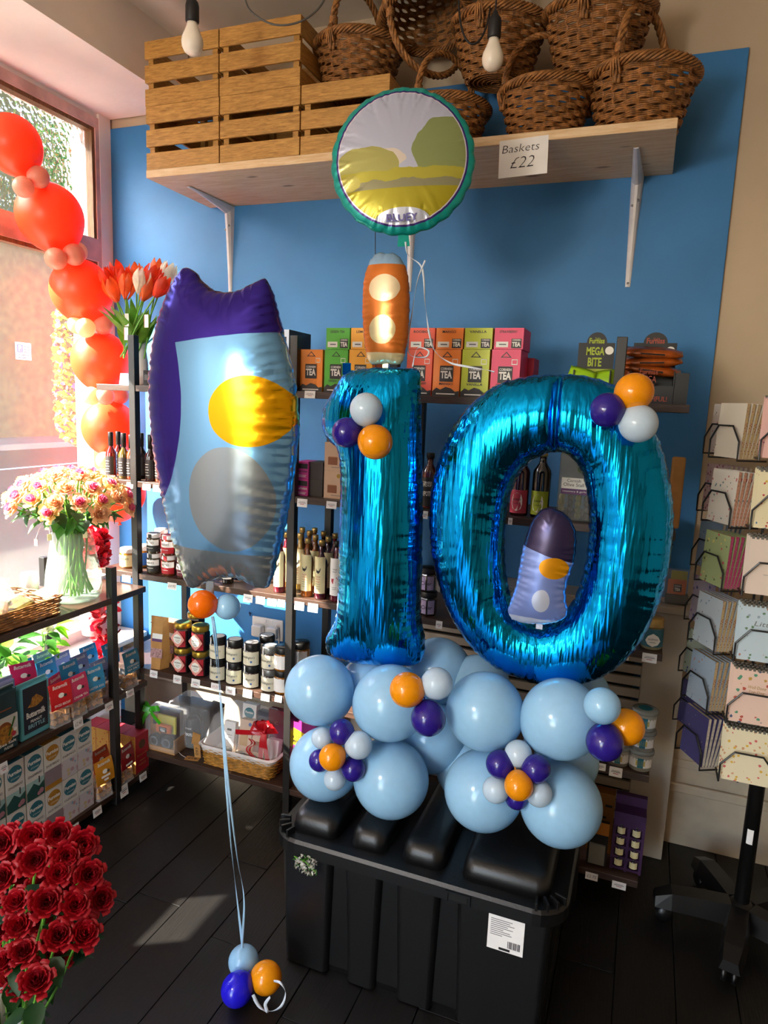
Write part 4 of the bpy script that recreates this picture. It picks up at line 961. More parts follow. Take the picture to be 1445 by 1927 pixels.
# ---- bottles and jars
def labelband(r, z0, z1, m_, t, a=1.9, name='label'):
    part(name, G().lathe([(r+.0006, z0), (r+.0006, z1)], 14, (0, 0, 0), -PI/2-a/2, -PI/2+a/2), m_, t, True)
def lines(t, r, rows, m_, w=.02):
    for z, f_ in rows: text('————', w*f_, .0012, m_, t, (0, 0, z), bend=r+.0012, name='print_line')
LM = {}
def latheM(key, prof, m_, n=20):
    k = (key, m_.name)
    if k not in LM: LM[k] = G().lathe(prof, n).mesh(m_, True, key)
    return LM[k]
def liquid(name, col): return mat(name, col, .12, noise=.15, nscale=10, coat=.6, spec=.6)
def bottle(label, loc, h, r, liq, cap, lab, grp, txts=(), neck=.32, lz0=.12, lz1=.58, capf=.1, name='bottle', linesm=None):
    t = thing(name, label, 'bottle', loc, random.uniform(-.15, .15), grp); nr = r*.38
    sh = h*(1-neck)
    link('glass_body', latheM(f'glass_body_{h:.3f}_{r:.3f}_{neck}', [(0, 0), (r*.96, 0), (r, .004), (r, sh*.9), (r*.92, sh*.97), (nr*1.25, sh+h*.07), (nr, sh+h*.11), (nr, h*(1-capf)), (0, h*(1-capf))], liq), t)
    link('cap', latheM(f'cap_{h:.3f}_{r:.3f}_{capf}', [(0, h*(1-capf)-.001), (nr*1.3, h*(1-capf)-.001), (nr*1.3, h-.002), (nr*1.15, h), (0, h)], cap, 14), t)
    if lab: labelband(r, sh*lz0, sh*lz1*1.3, lab, t, 2.4)
    for s_, zf, wf, hf, mm in txts: text(s_, r*wf, h*hf, mm, t, (0, 0, h*zf), bend=r+.0012)
    if linesm:
        for i in range(5): text('—————', r*(1.1, .8, 1.0, .7, .9)[i], .0013, linesm, t, (0, 0, sh*lz0+.012+i*(sh*(lz1*1.3-lz0)-.02)/5), bend=r+.0012, name='print_line')
    return t
black_cap = flat('black_cap', '#141312', .4); gold_cap = mat('gold_cap', '#c8a865', .35, .7)
darklab = flat('dark_label', '#2a2422'); creamlab = flat('cream_label', '#e3d6a4'); whitelab = flat('white_label', '#e6e2dd')
y = 2.035
for k_, (px, top, yy, col, l) in enumerate(((210, 813, 2.05, '#7a1010', 'red'), (234, 815, 2.04, '#5a4a10', 'mustard brown'), (248, 818, 2.05, '#b03a10', 'orange red'), (224, 812, 2.14, '#5e1210', 'dark red back row'), (267, 815, 2.10, '#1c1210', 'black back row'),
                         (284, 818, 2.04, '#2a1012', 'dark'), (302, 820, 2.05, '#8a3412', 'amber'), (292, 812, 2.15, '#1c1210', 'dark brown back row'))):
    p = P(px, 905, y=yy)
    bottle(f'{l} hot sauce bottle with a long black neck seal, left middle shelf', (p.x, yy, mid), hz(px, top, yy, mid), .0195, liquid('sauce_'+l.replace(' ', '_'), col), black_cap, darklab, 'hot sauce bottles', neck=.42, lz0=.1, lz1=.62, capf=.3, linesm=off_white)
# furniss biscuit boxes and tall biscuit packs, centre of the middle shelf
pink = flat('pink_pack', '#d03090'); greyb = flat('grey_carton', '#45413f'); bisc = flat('biscuit_pack', '#d6b394'); bisc2 = flat('biscuit_brown', '#8a5230')
yy = 2.03
xa, wa = cxw(556, 579, 930, yy); hh = (hz(567, 868, yy, mid))/2-.001
for i in range(2):
    carton('biscuit_box', f'bright pink biscuit box, {("lower", "upper")[i]} of two beside the post', 'box', 'pink biscuit boxes', (xa, yy, mid+i*(hh+.001)), 0, wa, .08, hh, pink, [('r', 0, hh*.74, wa*.9, hh*.3, darklab), ('t', 'Furniss', 0, hh*.45, wa*.85, hh*.16, off_white if i == 0 else darklab, .02), ('r', 0, hh*.2, wa*.7, .002, off_white), ('r', 0, hh*.12, wa*.6, .002, off_white)])
xb, wb_ = cxw(580, 606, 930, yy+.01)
for i in range(2): carton('biscuit_box', f'plain charcoal biscuit box, {("lower", "upper")[i]} of two next to the pink ones', 'box', 'charcoal biscuit boxes', (xb, yy+.01, mid+i*(hh+.001)), 0, wb_, .08, hh, greyb, [])
xc, wc = cxw(609, 648, 930, yy)
h_ = hz(625, 832, yy, mid)
for i in range(2):
    hq = h_*.48
    carton('biscuit_pack', f'tall pack printed with stacked biscuits, {("lower", "upper")[i]} one next to the number one', 'box', 'biscuit packs', (xc, yy, mid+i*(h_*.5)), 0, wc, .07, h_*.5-.001, bisc, [('r', -wc*.1, hq*.35, wc*.45, hq*.28, bisc2), ('r', -wc*.1, hq*.5, wc*.42, hq*.03, flat('biscuit_edge', '#b98058')), ('c', wc*.2, hq*.85, .007, flat('ochre', '#b08a30')), ('r', wc*.1, hq*.12, wc*.5, .0015, grey_ink)])
# ketchup bottle and sauces behind the zero
p = P(806, 945, y=2.04); hk = hz(806, 852, 2.04, mid)
t = bottle('dark red chipotle ketchup bottle between the two number balloons', (p.x, 2.04, mid), hk, .026, liquid('ketchup', '#5a1c14'), black_cap, darklab, 'ketchup bottles', neck=.3, lz0=.05, lz1=.62, capf=.09)
for s_, zf, hf, wf in (('CORNISH', .47, .045, 1.3), ('KETCHUP', .42, .045, 1.3), ('CHIPOTLE', .27, .09, 1.7)): text(s_, .026*wf, hk*hf, off_white, t, (0, 0, hk*zf), bend=.0275, bold=.02)
for px, top, col, lm_, l in ((976, 850, '#3a0c18', '#b0324a', 'red'), (1015, 850, '#120c0a', '#9aa822', 'lime')):
    p = P(px, 960, y=2.06); hk = hz(px, top, 2.06, mid); lb = flat('sauce_label_'+l, lm_)
    t = bottle(f'tall dark sauce bottle with a {l} label seen through the number zero', (p.x, 2.06, mid), hk, .027, liquid('sauce_dark_'+l, col), gold_cap, lb, 'tall sauce bottles', neck=.25, lz0=.06, lz1=.42, capf=.06)
    g = G(); n = 10; hexp = [(-.017, .05), (-.013, .064), (0, .071), (.013, .064), (.017, .05), (.017, .036), (.013, .022), (0, .015), (-.013, .022), (-.017, .036)]
    g.add([(.0283*math.sin(a/.0283), -.0283*math.cos(a/.0283), b) for a, b in hexp], [tuple(range(10))]); part('label_badge', g, off_white, t)
    text('HALZEPHRON', .026, .005, ink, t, (0, 0, .05), bend=.0288, bold=.02); text('———', .016, .0012, ink, t, (0, 0, .038), bend=.0288)
p = P(1078, 975, y=2.05); hb = hz(1078, 852, 2.05, mid); wb2 = cxw(1046, 1110, 960, 2.05)[1]
t = thing('olive_pouch', 'clear pouch of olives with a black and white label seen through the zero', 'pouch', (p.x, 2.05, mid))
part('pouch', G().cbox(-wb2/2, wb2/2, -.018, .018, .001, hb, .006), mat('clear_pouch', '#d8d6ce', .12, thin=.2), t)
ol = [mat('green_olive', '#6a6a20', .3), mat('black_olive', '#2a2024', .3)]
for i in range(16): part('olive', G().ball((0, 0, 0), .009, .009, .011, 10, 7), ol[i % 2], t, True, loc=(-wb2*.38+(i % 4)*wb2*.25, random.uniform(-.006, .006), .016+(i//4)*.017))
deco(t, [('r', 0, hb*.56, wb2*.8, hb*.16, off_white), ('t', 'Cornish', -.004, hb*.60, wb2*.4, .009, ink), ('t', 'Olive Stall', -.004, hb*.54, wb2*.6, .010, ink), ('r', 0, hb*.44, wb2*.8, hb*.08, flat('violet_strip', '#5a2a60')), ('t', 'rosemary & garlic', 0, hb*.44, wb2*.7, .007, off_white), ('c', wb2*.15, hb*.78, .012, flat('olive_logo', '#2f4a26'))], -.0185)
p = P(1280, 925, y=2.08); t = thing('kraft_bag', 'brown kraft paper bag sticking out right of the number zero', 'bag', (p.x-.012, 2.08, mid))
part('bag', G().cbox(-.018, .018, -.012, .012, .001, hz(1280, 860, 2.08, mid), .006), kraft, t); part('bag_fold', G().box(-.0175, .0175, -.0125, .0125, .06, .064), kraft, t)

# ---- vinegar shelf
vine = (('#5c1220', 'ruby'), ('#8a4a14', 'amber'), ('#3c0c18', 'dark plum'), ('#b08a3c', 'golden'), ('#6a3a10', 'brown'))
vb = [(526, 1006, 2.04, 0, 1), (577, 1012, 2.04, 1, 1), (603, 1016, 2.035, 2, 1), (632, 1018, 2.035, 0, 2), (563, 1003, 2.11, 3, 1), (591, 1006, 2.11, 1, 1), (615, 1009, 2.11, 2, 1), (537, 1001, 2.11, 0, 1), (521, 988, 2.22, 2, 0), (566, 992, 2.22, 4, 0), (580, 998, 2.18, 1, 0), (589, 993, 2.24, 4, 0), (606, 999, 2.2, 2, 0), (627, 1003, 2.19, 0, 0), (510, 995, 2.2, 4, 1), (642, 1002, 2.2, 0, 0)]
for i, (px, top, yy, ci, lab) in enumerate(vb):
    p = P(px, 1125, y=yy); hb = hz(px, top, yy, vin)
    row = 'front row' if yy < 2.08 else ('second row' if yy < 2.15 else 'back row')
    t = bottle(f'{vine[ci][1]} vinegar bottle with a gold cap in the {row}' if lab < 2 else 'ruby vinegar bottle with a white tomato label and dark cap', (p.x, yy, vin), hb, .0212, liquid('vinegar_'+vine[ci][1].replace(' ', '_'), vine[ci][0]), gold_cap if lab < 2 else black_cap, (None, creamlab, whitelab)[lab], 'vinegar bottles', neck=.33, lz0=.16, lz1=.84, capf=.085)
    if lab and yy < 2.15:
        if lab == 1:
            part('sketch_print', G().add([(.0224*math.sin(a/.0224), -.0224*math.cos(a/.0224), b) for a, b in ((-.009, .108), (-.003, .1), (.004, .106), (.01, .11), (.008, .098), (.002, .09), (-.006, .094))], [tuple(range(7))]), ink, t)
            for s_, z, m_ in (('Cornish', .080, red_ink), ('strawberry' if i % 2 else 'raspberry', .071, red_ink), ('vinegar', .062, red_ink), ('————', .054, grey_ink), ('——', .046, grey_ink), ('————', .038, grey_ink)): text(s_, .018, .006 if m_ is red_ink else .0012, m_, t, (0, 0, z), bend=.0224)
        else:
            part('tomato_print', G().add([(.0224*math.sin(a/.0224), -.0224*math.cos(a/.0224), b) for a, b in ((-.012, .07), (-.006, .062), (.004, .068), (.012, .078), (.008, .086), (-.004, .080), (-.012, .080))], [tuple(range(7))]), red_ink, t)
            for s_, z in (('TAMAR', .112), ('VALLEY', .104), ('————', .05), ('————', .044)): text(s_, .016, .005 if s_.isalpha() else .0012, ink, t, (0, 0, z), bend=.0224)
p = P(429, 1085, y=2.05); bottle('slim black sauce bottle standing behind the legs of the foil balloon', (p.x, 2.05, vin), hz(429, 992, 2.05, vin), .021, liquid('black_sauce', '#120d0c'), black_cap, whitelab, 'slim dark bottles', neck=.4, lz0=.15, lz1=.7, capf=.1, linesm=grey_ink)
p = P(452, 1105, y=2.12); bottle('second slim black sauce bottle a little further back on the jar side', (p.x, 2.12, vin), hz(452, 1000, 2.12, vin), .021, liquid('black_sauce', '#120d0c'), black_cap, whitelab, 'slim dark bottles', neck=.4, lz0=.15, lz1=.7, capf=.1, linesm=grey_ink)
def jarx(label, loc, h, r, body, lidm, lab, grp, txt=None, lidf=.22, six=False, tm=ink, lab_z=(.1, .68), capin=None, rz=None):
    n = 6 if six else 20
    t = thing('jar', label, 'jar', loc, random.uniform(-.2, .2) if rz is None else rz, grp)
    key = f'jar_{h:.3f}_{r:.3f}_{n}'
    prof = [(0, 0), (r*.94, 0), (r, .004), (r, h*(1-lidf)*.9), (r*.88, h*(1-lidf)), (0, h*(1-lidf))]
    if (key, body.name) not in LM: LM[(key, body.name)] = G().lathe(prof, n, a0=PI/6, a1=2*PI+PI/6).mesh(body, not six, 'jar_body')
    link('jar_body', LM[(key, body.name)], t)
    link('lid', latheM(f'lid_{h:.3f}_{r:.3f}_{lidf}', [(0, h*(1-lidf)-.001), (r*.93, h*(1-lidf)-.001), (r*.95, h*(1-lidf)+.002), (r*.95, h-.003), (r*.9, h), (0, h)], lidm), t)
    if lab:
        if six: labelband(r*.93, h*lab_z[0], h*lab_z[1], lab, t, 1.8)
        else: labelband(r, h*lab_z[0], h*lab_z[1], lab, t, 2.6)
    if txt: text(txt[0], r*txt[1], h*txt[2], txt[3], t, (0, 0, h*txt[4]), bend=r+.0012 if not six else 0, bold=.01, shear=txt[5] if len(txt) > 5 else 0) if not six else text(txt[0], r*txt[1], h*txt[2], txt[3], t, (0, -r-.0012, h*txt[4]), bold=.01)
    if capin: part('lid_sticker', G().lathe([(0, h+.0006), (r*.72, h+.0006)], 18), capin, t, loc=(0, 0, 0))
    return t
whitelid = flat('white_lid', '#e2dedc', .35); darkj = liquid('dark_preserve', '#241012'); honey = liquid('honey', '#8a5410'); redj = liquid('red_chutney', '#6a1414')
fl_ = [(289, 'black and white', flat('freda_black', '#262422'), '#3a3020'), (317, 'red', flat('freda_red', '#b01c28'), '#5a2a14'), (345, 'maroon', flat('freda_maroon', '#6a2432'), '#4a2014')]
for ci, (px, nm, lm_, bc) in enumerate(fl_):
    for row in range(2):
        p = P(px, 1090, y=2.035); hj = .0765
        t = jarx(f'{nm} label jar, {("bottom", "top")[row]} of its stack on the left vinegar shelf', (p.x, 2.04, vin+row*hj), hj-.0008, .0265, liquid('chutney_'+nm.replace(' ', '_'), bc), whitelid, lm_, "stacked chutney jars", lidf=.2, lab_z=(.12, .7), rz=.05, capin=lm_)
        labelband(.0266, hj*.42, hj*.7, whitelab, t, 2.58, 'label_top'); text("FREDA'S", .034, .007, ink, t, (0, 0, hj*.56), bend=.0282); text('————', .026, .0014, off_white, t, (0, 0, hj*.3), bend=.0282)
        part('lid_strip', G().lathe([(.0256, hj*.78), (.0256, hj*.99)], 5, a0=-PI/2-.3, a1=-PI/2+.3), lm_, t)
for k_, (px, nm) in enumerate(((308, 'red lid'), (336, 'maroon lid'), (362, 'plain'))):
    p = P(px, 1080, y=2.13)
    for row in range(2): jarx(f'{nm} jar in the back row of the left vinegar shelf, {("below", "above")[row]}', (p.x, 2.12, vin+row*.0765), .0757, .0265, redj, whitelid, fl_[k_][2], 'stacked chutney jars', lidf=.2)
p = P(238, 1078, y=2.05); t = jarx('mustard jar with white lid at the left end of the vinegar shelf', (p.x, 2.06, vin), hz(238, 1030, 2.06, vin), .031, honey, whitelid, creamlab, 'mustard jars', ("FREDA'S", 1.2, .1, ink, .5))
p = P(271, 1080, y=2.1); jarx('blue label jar just behind the left shelf post', (p.x, 2.1, vin), .085, .026, honey, whitelid, flat('blue_label', '#2a64b0'), 'mustard jars')
for k_, (px, py, nm) in enumerate(((803, 1100, 'upper'), (806, 1160, 'lower'))):
    p = P(px, 1160, y=2.035); jarx(f'dark jelly jar with lavender label between the numbers, {nm} one', (p.x-.004, 2.04, vin+(0 if k_ else .078)), .077, .03, darkj, black_cap, flat('lavender_label', '#b9a4c4'), 'lavender label jars', ('Cider', 1.2, .16, ink, .4, .2), six=True)
t = thing('tea_sachet_bag', 'clear bag of orange and lime tea sachets right of the zero', 'bag', (P(1272, 1138, y=2.37).x-.006, 2.375, .8855))
part('film_bag', G().cbox(-.04, .05, -.022, .022, .001, .115, .01), film, t); part('lime_card', G().box(-.018, .03, -.01, -.006, .06, .112), flat('lime_card', '#a8a820'), t)
part('orange_sachet', G().cbox(-.026, .03, -.020, -.012, .035, .085, .004), flat('orange_sachet', '#c8641a'), t); part('black_square', G().box(-.008, .016, -.0212, -.020, .045, .07), ink, t)
text('TEA', .018, .010, off_white, t, (.004, -.0216, .053), bold=.04); text('CORNISH', .018, .005, off_white, t, (.004, -.0216, .064)); part('dark_packet', G().cbox(-.03, .04, -.018, .018, .003, .034, .004), ink, t)
t = thing('crumpled_bag', 'crumpled clear plastic bag seen through the left of the zero', 'bag', (P(970, 1080, y=2.1).x, 2.1, vin))
o = link('film_bag', leafcloud(160, .04, .03, .045, (mat('grey_film', '#a9adb2', .15, thin=.45),), .045, 8), t, (0, 0, .05)); o['kind'] = 'stuff'
part('dark_tub', G().lathe([(0, 0), (.032, 0), (.036, .04), (.038, .044), (0, .044)], 18), black_cap, t, True, loc=(.02, .03, .001))

# ---- jar shelf
def pouch(label, pxc, pyb, y, zsh, w_, h_, m_, grp, win=True, txt=None, name='kraft_pouch', rz=0):
    t = thing(name, label, 'pouch', (P(pxc, pyb, y=y).x, y, zsh), rz, grp); g = G(); n = 10; vs = []; fs = []
    for i in range(n+1):
        s_ = i/n; th = .032*(1-s_)**.7+.0015; wd = w_/2*(.9+.1*math.sin(PI*min(1, s_*1.2)))
        vs += [(-wd, 0, h_*s_), (-wd*.5, -th, h_*s_), (wd*.5, -th, h_*s_), (wd, 0, h_*s_), (wd*.5, th*.7, h_*s_), (-wd*.5, th*.7, h_*s_)]
    for i in range(n):
        for k in range(6): fs.append((i*6+k, i*6+(k+1) % 6, (i+1)*6+(k+1) % 6, (i+1)*6+k))
    g.add(vs, fs+[tuple(range(6))[::-1], tuple(range(n*6, n*6+6))]); part('pouch_body', g, m_, t)
    th = lambda s_: .032*(1-s_)**.7+.0015
    if win: 
        part('window', G().add([(-w_*.3, -th(.24)-.001, h_*.22), (w_*.3, -th(.24)-.001, h_*.22), (w_*.3, -th(.42)-.001, h_*.4), (-w_*.3, -th(.42)-.001, h_*.4)], [(0, 1, 2, 3)]), mat('pink_sweets', '#b58c8c', .3, noise=.35, nscale=120), t)
        part('label', G().add([(-w_*.26, -th(.55)-.001, h_*.54), (w_*.26, -th(.55)-.001, h_*.54), (w_*.26, -th(.7)-.001, h_*.68), (-w_*.26, -th(.7)-.001, h_*.68)], [(0, 1, 2, 3)]), whitelab, t)
        part('label_band', G().add([(-w_*.26, -th(.53)-.0015, h_*.53), (w_*.26, -th(.53)-.0015, h_*.53), (w_*.26, -th(.59)-.0015, h_*.585), (-w_*.26, -th(.59)-.0015, h_*.585)], [(0, 1, 2, 3)]), flat('violet_strip', '#5a2a60'), t)
        if txt: text(txt, w_*.36, h_*.05, ink, t, (0, -th(.64)-.0022, h_*.635), rot=(D2R(-9), 0, 0))
    part('seal_strip', G().box(-w_*.47, w_*.47, -.006, -.004, h_*.86, h_*.875), m_, t)
pouch('front brown kraft pouch with a window at the left of the jar shelf', 302, 1256, 2.045, jar, .083, hz(302, 1160, 2.045, jar), kraft, 'kraft pouches', rz=.1)
pouch('brown kraft pouch standing behind the front kraft pouch', 325, 1240, 2.12, jar, .083, .17, kraft, 'kraft pouches')
redlab = flat('red_jam_label', '#b01f2e'); lidg = mat('gold_lid_rim', '#b8963a', .3, .8)
for ci, px in enumerate((345, 378)):
    for row in range(2):
        p = P(px, 1268, y=2.045); hj = .098
        t = jarx(f'red label hexagonal jam jar, {("left", "right")[ci]} stack, {("bottom", "top")[row]}', (p.x, 2.045, jar+row*hj), hj-.0008, .034, darkj, lidg, redlab, 'hexagonal jam jars', lidf=.2, six=True, lab_z=(.08, .72), rz=0, capin=flat('green_lid_top', '#2f4a34'))
        deco(t, [('p', [(-.031, hj*.4), (-.017, hj*.58), (0, hj*.74), (.017, hj*.58), (.031, hj*.4), (.017, hj*.22), (0, hj*.06), (-.017, hj*.22)], flat('pink_star_edge', '#e0998c')), ('p', [(-.019, hj*.4), (-.013, hj*.54), (0, hj*.6), (.013, hj*.54), (.019, hj*.4), (.013, hj*.26), (0, hj*.2), (-.013, hj*.26)], off_white), ('t', 'HALZEPHRON', 0, hj*.45, .028, .006, ink, .02), ('r', 0, hj*.35, .02, .0015, grey_ink), ('r', 0, hj*.29, .014, .0015, grey_ink)], -.0335)
p = P(372, 1250, y=2.14); 
for row in range(2): jarx(f'dark jam jar behind the hexagonal jars, {("lower", "upper")[row]}', (p.x, 2.13, jar+row*.105), .104, .034, darkj, lidg, None, 'back row jam jars', lidf=.18, six=True, capin=flat('green_lid_top', '#2f4a34'))
for ci, px in enumerate((411, 442, 474, 508)):
    for row in range(2):
        p = P(px, 1290+ci*6, y=2.045); hj = .083
        t = jarx(f'cream label relish jar, {("first", "second", "third", "fourth")[ci]} column from the left, {("bottom", "top")[row]}', (p.x, 2.045, jar+row*hj), hj-.0008, .0315, darkj, black_cap if ci < 3 else mat('pewter_lid', '#8a8a88', .35, .7), flat('relish_label', '#d9d1b8'), 'cream label relish jars', lidf=.28, lab_z=(.05, .66), capin=whitelab if row else None, rz=.05)
        text("Boddington's", .05, .011, ink, t, (0, 0, hj*.4), bend=.0327, shear=.3); part('lid_seal', G().lathe([(.0305, hj*.62), (.0305, hj*.98)], 4, a0=-PI/2-.75, a1=-PI/2-.45), whitelab, t); part('label_dot', G().add([(.0327*math.sin((.012+.004*math.cos(a))/.0327), -.0327*math.cos((.012+.004*math.cos(a))/.0327), hj*.22+.004*math.sin(a)) for a in [i*PI/6 for i in range(12)]], [tuple(range(12))]), flat('blue_dot', '#3a5a90'), t)
p = P(503, 1260, y=2.14); 
for row in range(2): jarx(f'cream label relish jar in the back row, {("bottom", "top")[row]}', (p.x, 2.135, jar+row*.083), .0822, .0315, darkj, black_cap, flat('relish_label', '#d9d1b8'), 'cream label relish jars', lidf=.28, capin=whitelab)
for px, yy, nm in ((532, 2.05, 'half hidden behind the post'), (565, 2.12, 'right of the post')):
    p = P(px, 1300, y=yy)
    for row in range(2): jarx(f'white label jar with black lid {nm}, {("bottom", "top")[row]}', (p.x, yy, jar+row*.085), .0842, .033, honey, black_cap, whitelab, 'white label jars', lidf=.25)
p = P(1228, 1225, y=2.04); t = jarx('gin jelly jar with blue label and brass lid at the right shelf end', (p.x-.006, 2.05, vin), hz(1228, 1160, 2.05, vin), .031, liquid('clear_gin', '#8a8a70'), gold_cap, flat('teal_label', '#2f6a7a'), 'gin jelly jars', lidf=.3)
deco(t, [('p', [(-.02, .03), (-.014, .042), (0, .05), (.014, .042), (.02, .03), (.014, .018), (0, .011), (-.014, .018)], off_white), ('t', 'HALZEPHRON', 0, .033, .026, .005, ink), ('r', 0, .024, .016, .0012, ink)], -.0335)
# tubs
tubm = mat('clear_tub', '#b5b7b0', .15, thin=.55); teal = flat('teal_print', '#1e6f7c'); yel = flat('yellow_print', '#c8b464')
def tub(label, px, row, y=2.045):
    hb = .062; p = P(px, 1445, y=y); t = thing('salt_tub', label, 'tub', (p.x, y, bot_t+row*hb), 0, 'clear salt tubs')
    part('tub_body', G().lathe([(0, 0), (.031, 0), (.034, .05), (.036, .052)], 22), mat('salt_fill', '#b9b4a6', .4), t, True)
    part('lid', G().lathe([(.0345, .049), (.037, .050), (.037, .058), (.033, .0612), (0, .0605)], 22), tubm, t, True); part('lid_roundel', G().lathe([(0, .0616), (.02, .0616)], 16), teal, t)
    labelband(.0325, .012, .042, off_white, t, 2.4); labelband(.0329, .012, .042, teal, t, .5, 'label_stripe'); t.children[-1].rotation_euler = (0, 0, .9); labelband(.0329, .018, .034, yel, t, .8, 'label_print')
bot_t = jar
for row in range(3): tub(f'clear salt tub, {("bottom", "middle", "top")[row]} of the right stack at the shelf end', 1203, row)
for row in range(2): tub(f'clear salt tub, {("bottom", "top")[row]} of the stack behind the amber balloon', 1160, row)
tub('clear salt tub behind the right stack of tubs', 1195, 0, 2.14)
# purple selection pack and amber spatula pack on the bottom shelf
pur = mat('purple_carton', '#3e1a48', .5, noise=.15, nscale=40); y = 2.03; x, w_ = cxw(1145, 1205, 1660, y); h_ = hz(1175, 1530, y, bot)
t = thing('jar_gift_pack', 'purple gift carton with eight mini jars in cut-out windows', 'box', (x-.002, y, bot))
part('carton', G().box(-w_/2, w_/2, .02, .07, 0, h_), pur, t); part('carton_flap', G().box(-w_/2, w_/2, .05, .07, h_, h_+.03), pur, t)
gx_ = w_/2
part('carton_front', G().box(-gx_, -gx_+.008, 0, .02, 0, h_).box(gx_-.008, gx_, 0, .02, 0, h_).box(-.004, .004, 0, .02, 0, h_), pur, t)
rowz = [.012+i*(h_-.05)/4 for i in range(5)]
for i, z in enumerate(rowz): part('carton_rail', G().box(-gx_+.008, -.004, 0, .02, z-.008, z).box(.004, gx_-.008, 0, .02, z-.008, z) if i < 4 else G().box(-gx_+.008, -.004, 0, .02, z-.008, h_).box(.004, gx_-.008, 0, .02, z-.008, h_), pur, t)
for i in range(4):
    for sx_ in (-1, 1):
        j_ = part('mini_jar', G().lathe([(0, 0), (.0125, 0), (.013, .026), (.011, .028), (0, .028)], 14), darkj, t, True, loc=(sx_*w_*.24, .012, rowz[i]))
        part('mini_lid', G().lathe([(0, .027), (.0125, .027), (.0125, .036), (0, .036)], 14), black_cap, j_, True); part('mini_label', G().lathe([(.0134, .004), (.0134, .024)], 8, a0=-PI/2-1, a1=-PI/2+1), creamlab, j_, True)
x, w_ = cxw(1100, 1138, 1645, 2.03); t = thing('spatula_pack', 'amber and black hanging pack with a small wooden spatula in its window', 'pack', (x, 2.03, bot))
h_ = hz(1120, 1545, 2.03, bot); amb = flat('amber_card', '#b5701a')
part('card_back', G().box(-w_/2, w_/2, 0, .012, 0, h_), flat('display_black', '#1c1a1a'), t); part('amber_header', G().box(-w_/2, w_/2, -.002, 0, h_*.72, h_), amb, t); part('window_film', G().box(-w_*.4, w_*.4, -.008, -.001, .006, h_*.5), tubm, t)
part('spatula', G().prism([(-.004, .06), (.004, .06), (.005, .04), (.015, .022), (-.015, .022), (-.005, .04)], -.004, -.0015), mat('pale_wood', '#b08a50', .6), t)
x, w_ = cxw(1105, 1140, 1560, 2.12); t = carton('amber_box', 'tall amber pack standing behind the spatula pack', 'box', None, (x+.01, 2.10, bot), 0, .075, .04, .2, flat('amber_box', '#8a5512'), [('r', .02, .16, .02, .008, ink), ('r', .0, .12, .03, .008, ink)])
# purple and yellow boxes between post and lower left balloon
x, w_ = cxw(541, 578, 1480, 2.04); py_ = flat('plum_carton', '#8a1e6a'); yl = flat('sun_yellow', '#d6b414')
for i in range(2):
    hb = .12; t = carton('cushion_sweets_box', f'plum and yellow carton behind the left balloons, {("lower", "upper")[i]}', 'box', 'plum and yellow cartons', (x+.012, 2.05, bot+i*(hb+.0005)), 0, .1, .1, hb, py_, [('p', [(-.05, .03), (.05, .0), (.05, .06), (-.05, .095)], yl), ('t', 'MOUNTAIN', -.012, .055, .06, .012, ink, .02), ('t', 'MALLOW', -.014, .04, .05, .012, ink, .02)])

# ---- gift hampers on the bottom shelf
green_rib = mat('green_satin', '#3fae22', .3, spec=.6); red_rib = mat('red_satin', '#b80f1c', .3, spec=.6)
def bow(t, loc, s_, m_, loops=2, tails=((-.6, -1.0), (.9, -.7)), name='bow'):
    for i in range(loops):
        a = PI*.12+(PI*.76)*i/max(1, loops-1) if loops > 2 else (PI*.15 if i else PI*.85)
        d = Vector((math.cos(a), 0, math.sin(a)*.8)); q = Vector((-d.z, 0, d.x))
        pts = [d*0, d*.35+Vector((0, -.25, 0))*.6+q*.12, d*.8+Vector((0, -.2, 0))+q*.1, d*1.0, d*.75+Vector((0, .15, 0))-q*.1, d*.3, d*0]
        g = G().strip([Vector(loc)+v*s_ for v in spline(pts, 5)], Vector((q.x*.25, .12*(i % 3-1), q.z*.25))*s_*.9); o = part('bow_loop', g, m_, t, True)
    part('bow_knot', G().ball(loc, s_*.16, nu=10, nv=7), m_, t, True)
    for a, b in tails:
        pts = spline([Vector(loc), Vector(loc)+Vector((a*.4, -.25, b*.3))*s_, Vector(loc)+Vector((a*.8, -.3, b*.7))*s_, Vector(loc)+Vector((a, -.2, b))*s_*1.3], 5)
        part('bow_tail', G().strip(pts, Vector((-b, 0, a)).normalized()*s_*.17), m_, t, True)
p = P(308, 1405, y=2.05); t = thing('gift_hamper', 'small cellophane gift hamper with a bright green bow', 'gift hamper', (p.x, 2.05, bot))
part('tray', G().box(-.075, .075, -.03, .06, 0, .008).box(-.075, .075, -.03, -.026, .008, .02).box(.071, .075, -.03, .06, .008, .06), kraft, t)
for dx in (-.028, .03): 
    j_ = part('jar_lid_up', G().lathe([(0, 0), (.026, 0), (.027, .004), (.027, .018), (0, .02)], 20), black_cap, t, True, loc=(dx, -.004, .036), rot=(PI/2, 0, 0)); part('lid_print', G().lathe([(.014, .0204), (.02, .0204)], 16), grey_ink, j_)
part('orange_sachet', G().cbox(-.03, .04, -.012, .004, .068, .102, .006), flat('orange_sachet', '#c8641a'), t); part('sachet_square', G().box(-.01, .024, -.0135, -.012, .074, .094), ink, t); text('TEA', .024, .009, off_white, t, (.007, -.0142, .081), bold=.04); text('CORNISH', .024, .004, off_white, t, (.007, -.0142, .09))
part('yellow_card', G().box(-.035, .048, .012, .02, .06, .13), flat('yellow_card', '#c6bc14'), t); part('kraft_card', G().box(-.075, -.03, .014, .02, .03, .125), kraft, t); part('kraft_square', G().box(-.06, -.042, .012, .014, .085, .105), ink, t)
